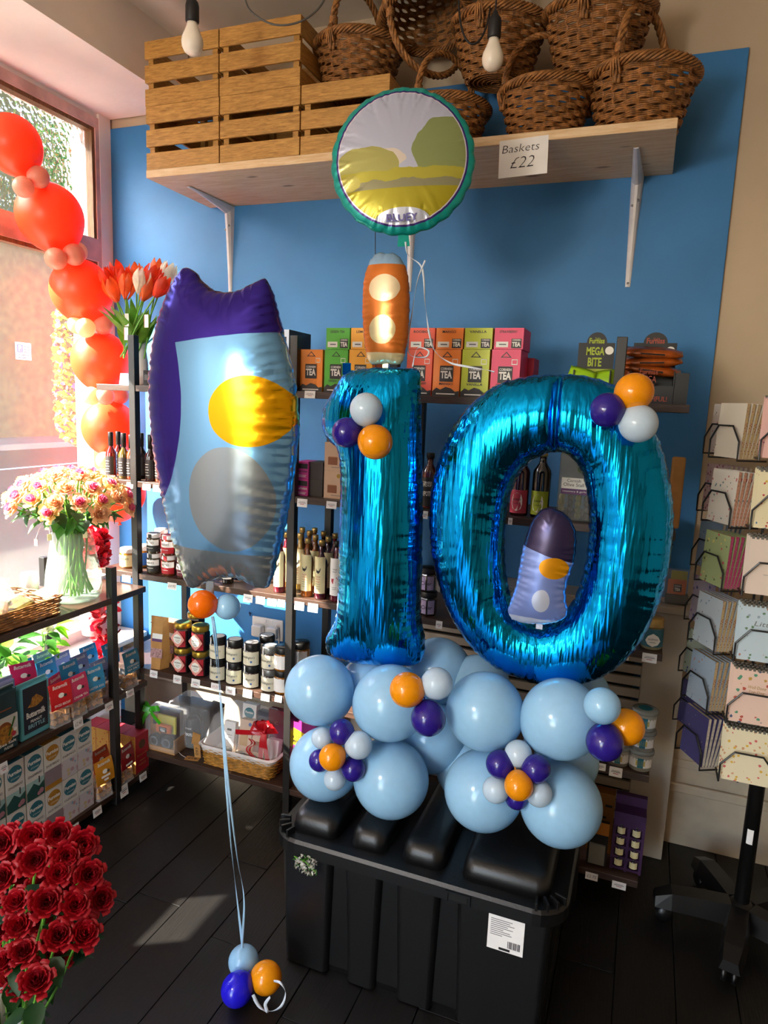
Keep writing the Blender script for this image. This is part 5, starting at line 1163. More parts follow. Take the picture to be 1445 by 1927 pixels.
part('brown_packet', G().cbox(-.05, .06, .03, .05, .01, .15, .006), mat('brown_foil_packet', '#4a2a18', .3, .4, noise=.4, nscale=30), t)
part('cellophane', G().cbox(-.08, .08, -.035, .065, .001, .16, .012), film, t); bow(t, (-.035, -.03, .165), .045, green_rib)
p = P(368, 1370, y=2.14); t = thing('gift_hamper', 'dark cellophane gift hamper with a ketchup can and brown tag', 'gift hamper', (p.x, 2.15, bot))
part('can', G().lathe([(0, 0), (.028, 0), (.03, .006), (.03, .1), (.024, .115), (.016, .12), (0, .12)], 20), black_cap, t, True, loc=(.005, -.035, .002)); text('CHIPOTLE', .045, .012, off_white, t, (.005, -.035, .06), bend=.0312, bold=.02); text('KETCHUP', .03, .006, off_white, t, (.005, -.035, .085), bend=.0312)
dkp = mat('dark_foil_packet', '#241612', .25, .5, noise=.5, nscale=40)
for i in range(4): part('foil_packet', G().cbox(-.028, .028, -.006, .006, 0, .17, .005), dkp, t, loc=(-.06+i*.042, .02+.01*(i % 2), .002), rot=(0, (i-1.5)*.06, 0))
part('cellophane', G().cbox(-.09, .1, -.07, .06, .001, .185, .014), film, t); part('gift_tag', G().box(-.018, .018, -.001, 0, 0, .05), kraft, t, loc=(.045, -.073, .03), rot=(0, .15, 0))
p = P(356, 1425, y=2.01); t = thing('price_tag', 'brown paper tag reading £18 lying on the bottom shelf', 'tag', (p.x, 2.03, bot), .2)
part('tag_card', G().box(-.028, .028, -.014, .014, .0005, .0015), kraft, t); link('lettering', textmesh('£18', .034, .012, ink), t, (0, 0, .0022), (-PI/2, 0, 0)); part('tag_string', G().tube(spline([(-.028, 0, .002), (-.05, .01, .004), (-.07, .03, .002)]), .0008, 4), white_paper, t)
# big wicker gift basket with red bow
p = P(455, 1430, y=2.06); t = thing('gift_basket', 'open honey wicker gift basket with white liner and a big red bow', 'gift hamper', (p.x, 2.10, bot), .0)
g = G(); Wb, Db, Hb = .17, .095, .075
for r_ in range(11):
    z = .004+r_*.0066; s_ = 1+.12*r_/10; pts = []; loop = rr(-Wb*.86*s_, Wb*.86*s_, -Db*.86*s_, Db*.86*s_, .03, 4)
    n = 96; per = [Vector((a, b, 0)) for a, b in loop]; L_ = [0]
    for i in range(len(per)): L_.append(L_[-1]+(per[(i+1) % len(per)]-per[i]).length)
    for k in range(n):
        d = L_[-1]*k/n; i = max(j for j in range(len(per)) if L_[j] <= d); f_ = (d-L_[i])/(L_[i+1]-L_[i]) if L_[i+1] > L_[i] else 0
        v = per[i].lerp(per[(i+1) % len(per)], f_); v *= 1+.02*math.cos(PI*k/2+PI*r_); pts.append((v.x, v.y, z))
    g.tube(pts, .0036, 4, True)
part('woven_side', g, wicker_lt, t, True)
part('woven_base', G().box(-Wb*.84, Wb*.84, -Db*.84, Db*.84, .001, .005), wicker_lt, t)
lin_m = mat('white_cotton', '#dcd6d2', .8, bump=.3, bscale=60); g = G()
loft(g, [rl(-Wb*.93, Wb*.93, -Db*.95, Db*.95, .03, .055), rl(-Wb*.99, Wb*.99, -Db*1.02, Db*1.02, .03, .078), rl(-Wb*.94, Wb*.94, -Db*.96, Db*.96, .03, .083), rl(-Wb*.85, Wb*.85, -Db*.85, Db*.85, .03, .03)], (False, True)); part('liner', g, lin_m, t)
def gbox(nm, x, y_, w_, d, h_, m_, tilt, items=(), rz=0):
    o = link(nm, boxmesh(w_, d, h_, m_), t, (x, y_, .032), (tilt, 0, rz))
    deco(o, items)
gbox('roundel_box', -.03, .045, .06, .03, .17, off_white, -.1, [('c', 0, .135, .022, teal), ('t', 'Furniss', 0, .138, .034, .009, off_white, .03)])
gbox('navy_box', .03, .05, .05, .03, .15, flat('navy_carton', '#1e2436'), -.1)
gbox('crimson_box', .09, .045, .07, .03, .17, flat('crimson_carton', '#6e1220'), -.1, [('t', 'C', .0, .12, .014, .012, gold_cap)])
gbox('biscuit_pack', -.015, -.01, .055, .03, .13, bisc, -.22, [('r', -.004, .055, .034, .045, flat('biscuit_gold', '#b98a3c')), ('c', .016, .115, .007, flat('blue_seal', '#2a5aa8'))])
gbox('biscuit_pack', .05, -.02, .055, .03, .11, bisc, -.22, [('r', -.004, .045, .034, .04, bisc2)])
gbox('arched_label_box', -.085, -.01, .05, .02, .11, whitelab, -.2, [('r', 0, .06, .03, .0015, ink), ('r', 0, .05, .024, .0015, ink), ('r', 0, .08, .02, .008, ink)])
gbox('white_box', .115, -.03, .05, .03, .09, whitelab, -.25)
for x_, y_ in ((.0, -.06), (.055, -.065), (-.06, -.055)): part('glass_pot', G().lathe([(0, 0), (.022, 0), (.022, .03), (.018, .034), (0, .034)], 16), tubm, t, True, loc=(x_, y_, .031))
bow(t, (.105, -.055, .17), .055, red_rib, 7, ((-1.6, -.25), (.35, -1.6), (-.1, -1.5)))
for k_ in range(2): part('curled_ribbon', G().strip(spline([Vector((.06+.012*math.sin(i*1.3)+.012*k_, -.085-.004*math.cos(i*1.3), .15-.012*i)) for i in range(10)], 4), Vector((.003, 0, .001))), red_rib, t, True)
part('gift_tag', G().box(-.014, .014, -.001, 0, -.05, 0), kraft, t, loc=(-.155, -.105, .085), rot=(0, -.1, 0)); text('£60', .03, .012, ink, t, (-.153, -.107, .06), rot=(0, PI/2, 0))
g = G(); loft(g, [rl(-Wb*.9, Wb*.9, -Db*.9, Db*.9, .03, .084), rl(-Wb*.8, Wb*.8, -Db*.5, Db*.8, .03, .17), rl(-Wb*.6, Wb*.6, -.01, Db*.7, .02, .205)], (False, True)); part('cellophane', g, film, t)

# ---- price tickets on the shelf edges
def ticket(px0, px1, py0, py1, where, txt=None, x=None, y=1.9965):
    if x is None:
        a, b = P(px0, (py0+py1)/2, y=y), P(px1, (py0+py1)/2, y=y); zc = P((px0+px1)/2, (py0+py1)/2, y=y).z; w_ = abs(b.x-a.x); loc = ((a.x+b.x)/2, y, zc); rz = 0
    else:
        a, b = P(px0, (py0+py1)/2, x=x), P(px1, (py0+py1)/2, x=x); zc = P((px0+px1)/2, (py0+py1)/2, x=x).z; w_ = abs(b.y-a.y); loc = (x, (a.y+b.y)/2, zc); rz = PI/2
    h_ = (py1-py0)*mpp(loc)*(.92 if x is None else .75); w_ = min(w_, .04)
    t = thing('price_ticket', f'white price ticket on the shelf edge below the {where}', 'price ticket', loc, rz, 'shelf edge price tickets', rot=(D2R(-6), 0, rz) if x is None else (D2R(-6), 0, rz))
    part('ticket_card', G().box(-w_/2, w_/2, 0, .0007, -h_/2, h_/2), white_paper, t)
    if txt: text(txt, w_*.75, h_*.4, red_ink if txt == '£4.35' else ink, t, (0, -.0005, 0), shear=.2, bold=-.01)
    else: part('ticket_print', G().box(-w_*.3, w_*.3, -.0004, 0, h_*.12, h_*.16), grey_ink, t); part('ticket_text', G().box(-w_*.36, w_*.36, -.0004, 0, -h_*.02, h_*.03), ink, t); part('ticket_price', G().box(-w_*.2, w_*.2, -.0004, 0, -h_*.2, -h_*.14), red_ink, t)
for a in ((573, 593, 735, 750, 'orange tea box'), (238, 250, 907, 920, 'hot sauce bottles by the window'), (268, 283, 910, 923, 'dark hot sauce bottle'), (288, 304, 912, 926, 'amber hot sauce bottle'), (559, 578, 938, 955, 'pink biscuit boxes'), (614, 633, 943, 958, 'tall biscuit packs'),
          (229, 246, 1082, 1096, 'mustard jar', '£6.95'), (315, 332, 1096, 1110, 'stacked red chutney jars', '£4.95'), (458, 475, 1118, 1134, 'foil balloon feet'), (481, 498, 1122, 1138, 'left vinegar bottles'), (503, 520, 1126, 1141, 'first ruby vinegar bottle'), (522, 536, 1128, 1143, 'vinegar bottle by the post'),
          (554, 572, 1132, 1149, 'amber vinegar bottle'), (579, 598, 1135, 1153, 'dark plum vinegar bottle'), (282, 296, 1261, 1276, 'kraft pouches'), (326, 341, 1270, 1287, 'left hexagonal jam jars'), (360, 376, 1277, 1295, 'right hexagonal jam jars'), (397, 412, 1285, 1299, 'first relish jar column', '£4.35'),
          (424, 443, 1292, 1308, 'second relish jar column'), (457, 474, 1297, 1314, 'third relish jar column'), (491, 507, 1305, 1320, 'fourth relish jar column'), (517, 530, 1308, 1322, 'white label jar by the post'), (793, 805, 961, 977, 'chipotle ketchup bottle'), (956, 964, 974, 988, 'sauce bottles inside the zero'), (820, 832, 1168, 1184, 'lavender label jars'),
          (1153, 1186, 1227, 1242, 'number zero at the jar shelf'), (1208, 1236, 1229, 1248, 'gin jelly'), (1116, 1140, 1435, 1450, 'amber balloon at the tub shelf'), (1146, 1171, 1443, 1463, 'clear salt tubs'), (1101, 1125, 1642, 1657, 'spatula pack', '£2.75'), (1151, 1178, 1659, 1674, 'purple gift carton')):
    ticket(*a)
for a in ((238, 252, 1296, 1313, 'end blue fudge bag'), (198, 213, 1319, 1340, 'lavender fudge bags'), (138, 157, 1349, 1373, 'pink fudge bags', '£2.40'), (219, 248, 1473, 1503, 'red label fudge bag', None), (175, 192, 1517, 1538, 'gold label fudge bag', None), (134, 149, 1548, 1571, 'fairings boxes', None), (263, 276, 1452, 1471, 'red and gold cartons', None), (0, 15, 1431, 1459, 'dark teal pouch', None)):
    ticket(*a[:5], *(a[5:] or (None,)), x=-1.6865)
# ------------------------------------------------------------------ flowers
def leafmesh(L_, W_, m_, curl=.25, n=5):
    g = G(); vs = []; fs = []
    for i in range(n+1):
        s_ = i/n; w_ = W_/2*math.sin(PI*min(1, s_*1.02)**.8)+.0006; z = -curl*L_*s_*s_
        vs += [(-w_, L_*s_, z+w_*.35), (0, L_*s_, z), (w_, L_*s_, z+w_*.35)]
    for i in range(n):
        for k in range(2): fs.append((i*3+k, i*3+k+1, i*3+k+4, i*3+k+3))
    return g.add(vs, fs).mesh(m_, True, 'leaf')
def rosemesh(inner, outer, seed=1, npet=26):
    rnd = random.Random(seed); g = G()
    for i in range(npet):
        t_ = i/(npet-1); a0 = i*2.4; R_ = .10+.80*t_**1.15; H_ = .95-.25*t_; hw = (1.5-.55*t_)*(.9+.2*rnd.random()); op = .15+.75*t_**1.5
        nu, nv = 6, 6; vs = []; g.cur = 0 if t_ < .42 else 1
        for v in range(nv+1):
            fv = v/nv
            for u in range(nu+1):
                fu = u/nu*2-1; ww = math.sin(PI*(.18+.62*fv))**.7; ang = a0+fu*hw*ww*.5/(max(.35, R_*.9+.1))*.62
                cur = max(0, fv-.7)/.3; rad = R_*(.30+.70*math.sin(fv*PI/2)**.9)+op*.16*cur*cur+.02*math.sin(7*fu+i)*cur
                z = H_*fv*(1-.10*fu*fu*fv)-.20*op*cur*cur-.1*t_
                vs.append((rad*math.cos(ang), rad*math.sin(ang), z))
        g.add(vs, [(v*(nu+1)+u, v*(nu+1)+u+1, (v+1)*(nu+1)+u+1, (v+1)*(nu+1)+u) for v in range(nv) for u in range(nu)])
    g.cur = 1; g.lathe([(0, -.12), (.18, -.08), (.34, .1), (.3, .3), (0, .3)], 10)
    return g.mesh([inner, outer], True, 'bloom')
peach_o = leafmat('peach_petal', '#f6b78c', .35); peach_i = leafmat('pink_petal', '#ea6f94', .3); peach_y = leafmat('yellow_peach_petal', '#f6c986', .4)
redp = leafmat('deep_red_petal', '#b0081c', .2); redp2 = leafmat('dark_red_petal', '#8a0414', .15)
ROSES = [rosemesh(peach_i, peach_o, 1), rosemesh(peach_i, peach_y, 2), rosemesh(peach_o, peach_o, 3)]; RED = [rosemesh(redp2, redp, 4, 30), rosemesh(redp, redp, 5, 30)]
RL = leafmesh(.055, .034, leaf_g); RLD = leafmesh(.06, .04, leaf_d)
def rose(c, nrm, r, me, label, grp, root, leaves=0, lm_=None, stem=True):
    q = Vector(nrm).normalized().to_track_quat('Z', 'Y'); e = q.to_euler(); e.rotate_axis('Z', random.uniform(0, 6))
    t = thing('rose', label, 'flower', Vector(c), 0, grp); link('bloom', me, t, (0, 0, 0), e, r)
    rt = Vector(root)-Vector(c); n_ = Vector(nrm).normalized()
    if stem: part('stem', G().tube(spline([-n_*r*.1, -n_*.04+rt*.06, rt*.45+Vector((0, 0, -.01)), rt], 4), .0028, 5), stem_g, t)
    for k in range(leaves):
        f_ = .12+.12*k; p0 = -n_*.03+rt*f_
        link('leaf', lm_ or RL, t, p0, (random.uniform(-.6, .3), random.uniform(-.4, .4), random.uniform(0, 6.28)))
    return t
# peach roses in the glass vase
VC = Vector((-1.80, 1.765, c_top))
t = thing('glass_vase', 'clear glass vase full of green rose stems on the low shelf', 'vase', VC)
glassm = mat('clear_vase_glass', '#f4fbf6', .03, thin=.22, noise=0, spec=.7)
part('vase_wall', G().lathe([(0, .001), (.075, .001), (.088, .012), (.092, .045), (.087, .10), (.076, .16), (.067, .215), (.065, .235)], 32), glassm, t, True); part('vase_base', G().lathe([(0, .003), (.076, .003), (.082, .012), (0, .016)], 28), glassm, t, True)
part('vase_rim', G().lathe([(.0645, .234), (.0665, .236), (.0645, .238)], 32), glassm, t, True)
rc = VC+Vector((-.005, 0, .315)); lab = 'peach and pink rose in the glass vase bouquet by the window'
k_ = 0
for ring, (n_, ph, z0) in enumerate(((1, 0.0, 0), (6, .42, 0), (11, .82, 0), (16, 1.2, 0), (8, 1.5, 0))):
    for i in range(n_):
        a = 2*PI*i/n_+ring*.7; pp = ph+random.uniform(-.06, .06)
        d = Vector((math.sin(pp)*math.cos(a), math.sin(pp)*math.sin(a), math.cos(pp)))
        c = rc+Vector((d.x*.185, d.y*.175, d.z*.115))
        rt = VC+Vector((random.uniform(-.055, .055), random.uniform(-.055, .055), .022))
        mid_ = VC+Vector((random.uniform(-.035, .035), random.uniform(-.035, .035), .235))
        q = d+Vector((0, 0, .25)); t = rose(c, q, random.uniform(.036, .042), ROSES[k_ % 3], lab, 'peach roses in the glass vase', c, 0, stem=False)
        part('stem', G().tube(spline([-q.normalized()*.004, -q.normalized()*.04+(mid_-c)*.2, mid_-c, rt-c], 4), .0032, 5), stem_g, t)
        if ring >= 2:
            for j in range(2): link('leaf', RL if j else RLD, t, (mid_-c)*(.3+.25*j), (random.uniform(-.9, .1), random.uniform(-.4, .4), a-PI/2+random.uniform(-.6, .6)))
        k_ += 1
for i, (px, py) in enumerate(((67, 1015), (88, 985), (160, 1000), (93, 1005))):
    p = P(px, py, y=1.70); t = thing('swing_tag', f'small paper tag dangling from the peach roses, {("far left", "left", "right", "middle")[i]} one', 'tag', p, .4*i, 'paper tags on the roses'); part('tag_card', G().box(-.007, .007, 0, .0006, -.022, 0), creamlab, t); part('tag_string', G().tube([(0, 0, 0), (.004, .01, .03), (.002, .03, .05)], .0006, 4), white_paper, t)
# red roses in a pot on the floor, lower left
RC = P(70, 1720, y=.97); pot = P(28, 1900, y=.93)
t = thing('white_pot', 'white pot at the lower left corner holding the red roses', 'pot', (pot.x, .93, 0)); zt_p = P(40, 1888, y=.93).z
part('pot_body', G().lathe([(0, .001), (.045, .001), (.052, .01), (.06, zt_p-.01), (.064, zt_p), (.058, zt_p), (.05, zt_p*.4), (0, zt_p*.4)], 28), white_ceramic, t, True); part('pot_rim', G().lathe([(.0645, zt_p-.012), (.067, zt_p-.006), (.0645, zt_p+.001)], 28), white_ceramic, t, True)
red_px = [(20, 240), (170, 200), (300, 185), (420, 250), (185, 330), (340, 310), (20, 430), (300, 400), (450, 410), (90, 555), (240, 560), (385, 570), (520, 540), (100, 685), (300, 740), (430, 730), (125, 825), (20, 880), (190, 985), (80, 300), (-40, 340), (-30, 560), (0, 720), (390, 390), (210, 460), (440, 620), (250, 260), (60, 190), (-50, 800), (360, 480), (200, 650), (120, 410), (230, 890), (60, 960), (310, 850), (-20, 960), (150, 740), (360, 650), (480, 490), (110, 1010), (240, 800)]
for i, (a, b) in enumerate(red_px):
    px, py = a/2.779, 1500+b/2.779; dx, dy = (px-75)/130, (py-1690)/170
    yy = .93+.10*dx*dx-(.06*dy if dy > 0 else -.12*dy*dy)-(.02 if i < 19 else -.04)
    c = P(px, py, y=yy); n_ = (CAM-c).normalized()*.8+CR*dx*.6-CD*dy*.5+Vector((0, 0, .3))
    rose(c, n_, (.036 if i < 19 else .032)*random.uniform(.9, 1.12), RED[i % 2], 'deep red rose in the big bunch at the lower left', 'red roses in the floor pot', (pot.x+random.uniform(-.02, .02), .93+random.uniform(-.02, .02), zt_p*.5), 2 if i % 3 else 3, RLD)
# tulips in a white vase at the left end of the top shelf
VT = Vector((P(262, 730, y=2.14).x, 2.14, tea))
t = thing('white_vase', 'white vase of tulips at the left end of the top shelf', 'vase', VT); part('vase_body', G().lathe([(0, 0), (.028, 0), (.036, .03), (.034, .09), (.026, .14), (.03, .165), (.024, .165), (.02, .14), (0, .12)], 24), white_ceramic, t, True); part('vase_motif', G().lathe([(.0362, .03), (.0348, .08)], 5, a0=-2.2, a1=-1.7), leaf_g, t, True)
def tulip(px, py, m_, label, y=2.13, s_=1.0, lean=0):
    c = P(px, py, y=y); t = thing('tulip', label, 'flower', c, random.uniform(0, 1), 'red and white tulips'); g = G()
    for k in range(6):
        a0 = k*PI/3+(.2 if k % 2 else 0); rr_ = .021 if k % 2 else .018; vs = []
        for v in range(6):
            fv = v/5; w_ = math.sin(PI*(.12+.78*fv))*.62
            for u in range(5):
                fu = u/4*2-1; rad = rr_*(math.sin(fv*PI*.62+.25))*(1+.08*(k % 2)); vs.append((rad*math.cos(a0+fu*w_), rad*math.sin(a0+fu*w_), (fv-.5)*.064*(1-.12*fu*fu)))
        g.add(vs, [(v*5+u, v*5+u+1, v*5+u+6, v*5+u+5) for v in range(5) for u in range(4)])
    d = (c-(VT+Vector((0, 0, .16)))).normalized(); part('bloom', g, m_, t, True, rot=d.to_track_quat('Z', 'Y').to_euler(), scale=s_)
    rt = VT+Vector((random.uniform(-.012, .012), random.uniform(-.012, .012), .1))-c
    part('stem', G().tube(spline([d*-.03, rt*.5+Vector((0, 0, .01)), rt*.8, rt], 4), .003, 5), stem_g, t)
    link('leaf', TL[random.randrange(2)], t, rt*.85, (D2R(62), 0, math.atan2(-(c.x-VT.x), .05)+random.uniform(-.7, .7)))
TL = [leafmesh(.15, .034, leafmat('tulip_leaf', '#5c9a26', .4), .15), leafmesh(.12, .03, leafmat('tulip_leaf_light', '#7fb53a', .4), -.1)]
tred = leafmat('tulip_red', '#e03a10', .4); tor = leafmat('tulip_orange', '#f4682a', .45); twh = leafmat('tulip_white', '#f2e8d2', .4)
for px, py, m_, l, yy in ((203, 527, tred, 'leftmost red', 2.10), (212, 546, tor, 'peach orange', 2.08), (232, 527, tred, 'big red', 2.11), (240, 540, tor, 'front orange', 2.07), (266, 531, twh, 'white', 2.08), (284, 522, tred, 'tall red orange', 2.11), (303, 540, tred, 'dark red right hand', 2.10), (314, 517, twh, 'back white', 2.18), (256, 520, tor, 'back orange', 2.18), (222, 515, tred, 'back red', 2.18), (298, 512, tor, 'rear orange', 2.2), (276, 545, tor, 'low orange', 2.10)):
    tulip(px, py, m_, f'{l} tulip in the white vase on the top shelf', yy, 1.45)
for i in range(14):
    a = random.uniform(-PI, PI); o = link('leaf', TL[i % 2], bpy.data.objects['white_vase'], (.015*math.cos(a), .015*math.sin(a), .14), (D2R(random.uniform(45, 75)), 0, a-PI/2), 1.25)
for i, (px, py) in enumerate(((238, 590), (237, 616), (275, 592))):
    p = P(px, py, y=2.05); t = thing('swing_tag', f'pink edged paper tag hanging from the tulips, {("upper", "lower", "right")[i]} one', 'tag', p, 0, 'paper tags on the tulips'); part('tag_card', G().box(-.009, .009, 0, .0006, -.045, 0), white_paper, t); part('tag_edge', G().box(-.0095, -.008, -.0004, .0008, -.045, 0), red_ink, t)
p = P(233, 722, y=2.03); t = thing('card_holder', 'small pale blue card stand on the left end of the top shelf', 'card', (p.x, 2.03, tea)); part('card', G().box(-.022, .022, 0, .002, 0, .042), flat('pale_blue_card', '#7fb0e0'), t, rot=(-.2, 0, 0)); part('card_print', G().box(-.016, .012, -.001, 0, .022, .026), off_white, t, rot=(-.2, 0, 0)); part('stand_foot', G().box(-.022, .022, 0, .03, 0, .003), flat('pale_blue_card', '#7fb0e0'), t)
p = P(271, 722, y=2.05); carton('dark_tin', 'small dark tin behind the left post on the top shelf', 'tin', None, (p.x+.012, 2.05, tea), 0, .03, .04, .055, charcoal, [('r', 0, .03, .02, .02, grey_ink)])

# ------------------------------------------------------------------ low shelf unit goods
XF = -1.715
HP = PI/2
fudge_m = mat('fudge_cube', '#b27a3c', .6, noise=.2, nscale=80, bump=.2, bscale=200); bagm = mat('clear_bag', '#ffffff', .08, thin=.2, noise=0)
FC = G().cbox(-.0095, .0095, -.0095, .0095, -.009, .009, .002).mesh(fudge_m)
def hdr(col): return flat('header_'+col.strip('#'), col, .4)
def fudgebag(y, x, col, label, words, z0=c_mid, tilt=-.18, dz=0, w_=.074, hh=.085, roll=0, full=True):
    t = thing('fudge_bag', label, 'snack', (x, y, z0+dz), 0, 'fudge bags with card headers', rot=(0, 0, HP+roll))
    hb = .085; m_ = hdr(col)
    g = G(); n = 6; vs = []; fs = []
    for i in range(n+1):
        s_ = i/n; th = .026*(1-s_)**.6+.001
        vs += [(-w_/2, 0, hb*s_*1.1), (-w_*.4, -th, hb*s_*1.1), (w_*.4, -th, hb*s_*1.1), (w_/2, 0, hb*s_*1.1), (w_*.4, th, hb*s_*1.1), (-w_*.4, th, hb*s_*1.1)]
    for i in range(n):
        for k in range(6): fs.append((i*6+k, i*6+(k+1) % 6, (i+1)*6+(k+1) % 6, (i+1)*6+k))
    g.add(vs, fs+[tuple(range(6))[::-1]]); part('bag', g, bagm, t)
    rnd = random.Random(int(y*1000)+int(x*777))
    for k in range(12 if full else 6):
        i, j, l_ = k % 3, (k//3) % 2, k//6
        link('fudge_piece', FC, t, (-w_*.3+i*w_*.3+rnd.uniform(-.003, .003), -.010+.019*j+rnd.uniform(-.002, .002), .012+l_*.022+rnd.uniform(0, .004)), (rnd.uniform(-.5, .5), rnd.uniform(-.5, .5), rnd.uniform(0, 1.5)))
    h_ = link('card_header', G().add([(-w_/2-.002, -.004*math.sin(PI*s_), hh*s_) if sd else (w_/2+.002, -.004*math.sin(PI*s_), hh*s_) for s_ in (0, .25, .5, .75, 1) for sd in (1, 0)], [(2*i, 2*i+1, 2*i+3, 2*i+2) for i in range(4)]).mesh(m_), t, (0, -.027, hb*.72), (tilt, 0, 0))
    sm = h_.modifiers.new('t', 'SOLIDIFY'); sm.thickness = .0012
    text('Buttermilk', w_*.74, .012, off_white, h_, (0, -.0052, hh*.86), shear=.2, bold=.015)
    part('header_motif', G().ball((0, -.0048, hh*.5), .011, .0006, .008, 10, 6), off_white, h_); part('header_motif', G().ball((.014, -.005, hh*.46), .006, .0006, .005, 10, 6), charcoal, h_)
    for i, wd in enumerate(words.split('|')): text(wd, min(w_*.8, .0095*len(wd)), .0075, off_white, h_, (0, -.0058, hh*.16+.012*(len(words.split('|'))-1-i)), bold=.01)
PK, RD, BL, LV, TB = '#cf1f62', '#d3141c', '#1f8fc4', '#7d86b0', '#1b7fa8'
fudgebag(1.595, XF, RD, 'red header fudge bag in the front row beside the navy pouch', 'SPICED BISCUIT', roll=-.12)
fudgebag(1.665, XF+.003, PK, 'deep pink cream tea fudge bag in the front row', 'CREAM TEA')
fudgebag(1.625, XF-.058, PK, 'pink fudge bag half turned just behind the front pink one', 'CREAM TEA', roll=.25)
fudgebag(1.742, XF, BL, 'blue easter egg fudge bag in the front row', 'EASTER EGG', roll=-.1)
fudgebag(1.797, XF-.03, LV, 'grey lavender fudge bag in the front row by the post', '————')
fudgebag(1.925, XF-.005, TB, 'teal blue fudge bag at the end beyond the post', 'CORNISH|SEA SALT', hh=.08)
fudgebag(1.57, XF-.12, PK, 'large tilted pink cream tea header raised above the others', 'CREAM TEA', dz=.055, roll=-.35, tilt=-.3)
fudgebag(1.50, XF-.08, RD, 'red header fudge bag behind the navy pouch', 'SPICED BISCUIT', dz=.01)
fudgebag(1.46, XF-.14, RD, 'red header fudge bag furthest back on the left', 'SPICED BISCUIT', dz=.02)
fudgebag(1.535, XF-.14, RD, 'red header fudge bag in the back row, right of the other red one', 'SPICED BISCUIT', dz=.005)
fudgebag(1.50, XF-.2, PK, 'pink header fudge bag in the furthest row', 'CREAM TEA', dz=.02)
fudgebag(1.70, XF-.07, BL, 'bright blue fudge bag in the second row', 'EASTER EGG', dz=.02)
fudgebag(1.68, XF-.15, TB, 'darker blue fudge bag in the third row', 'SEA SALT', dz=.02)
fudgebag(1.64, XF-.21, TB, 'darker blue fudge bag in the last row', 'SEA SALT', dz=.02)
fudgebag(1.775, XF-.1, LV, 'grey lavender fudge bag in the second row', '————', dz=.015)
fudgebag(1.76, XF-.165, LV, 'grey lavender fudge bag in the third row', '————', dz=.015)
fudgebag(1.74, XF-.23, LV, 'grey lavender fudge bag in the last row', '————', dz=.015)
fudgebag(1.86, XF-.14, BL, 'blue fudge bag in the back row near the post', 'SEA SALT', dz=.015)
fudgebag(1.925, XF-.10, BL, 'blue fudge bag behind the teal one beyond the post', 'SEA SALT', dz=.01)
def cpouch(y, x, w_, h_, body, panel, label, items):
    t = thing('brittle_pouch', label, 'pouch', (x, y, c_mid), HP, 'tall sweet pouches'); part('pouch_body', G().cbox(-w_/2, w_/2, 0, .035, .0005, h_, .006), body, t); part('pouch_crimp', G().box(-w_/2, w_/2, .012, .018, h_, h_+.008), body, t)
    if panel: part('panel', G().box(-w_*.40, w_*.40, -.0008, 0, h_*.12, h_*.97), panel, t)
    deco(t, items, -.001)
navyp = flat('navy_pouch_panel', '#18202f'); tealp = flat('teal_pouch', '#5aa6b4', .35); brit = mat('brittle', '#b27a2a', .5, noise=.4, nscale=90)
w_, h_ = .112, .175
cpouch(1.507, XF+.006, w_, h_, tealp, navyp, 'teal pouch with navy panel reading peanut brittle', [('p', [(-.03, h_*.6), (-.018, h_*.66), (-.012, h_*.76), (.004, h_*.79), (.02, h_*.72), (.03, h_*.66), (.022, h_*.6), (0, h_*.57), (-.015, h_*.58)], brit), ('t', 'Buttermilk', 0, h_*.45, w_*.64, .02, off_white, .03), ('t', 'PEANUT', 0, h_*.32, w_*.38, .009, off_white, .02), ('t', 'BRITTLE', 0, h_*.23, w_*.56, .013, flat('pale_teal_print', '#8fc0cc'), .02)])
dteal = flat('dark_teal_pouch', '#18383f'); 
cpouch(1.37, XF+.01, .135, .19, dteal, None, 'dark teal illustrated pouch at the left picture edge', [('r', 0, .075, .133, .075, flat('pouch_picture', '#c9c9c0')), ('c', .02, .07, .026, flat('fig_brown', '#8a4a20')), ('c', .02, .055, .03, brit), ('p', [(.03, .05), (.036, .048), (.058, .10), (.054, .104)], leaf_g), ('c', .05, .05, .008, red_ink), ('c', .056, .062, .006, off_white), ('t', 'd & Sea Salt', .012, .028, .09, .009, off_white, .02), ('t', 'FUDGE', .03, .014, .03, .008, off_white, .02), ('r', .02, .135, .05, .004, flat('rust_print', '#8a4a28'))])
cpouch(1.44, XF-.06, .11, .185, flat('lilac_pouch', '#8f90b8'), None, 'pale lilac pouch behind the navy peanut brittle pouch', [('r', 0, .16, .09, .03, flat('white_peaks', '#d8dcea'))])
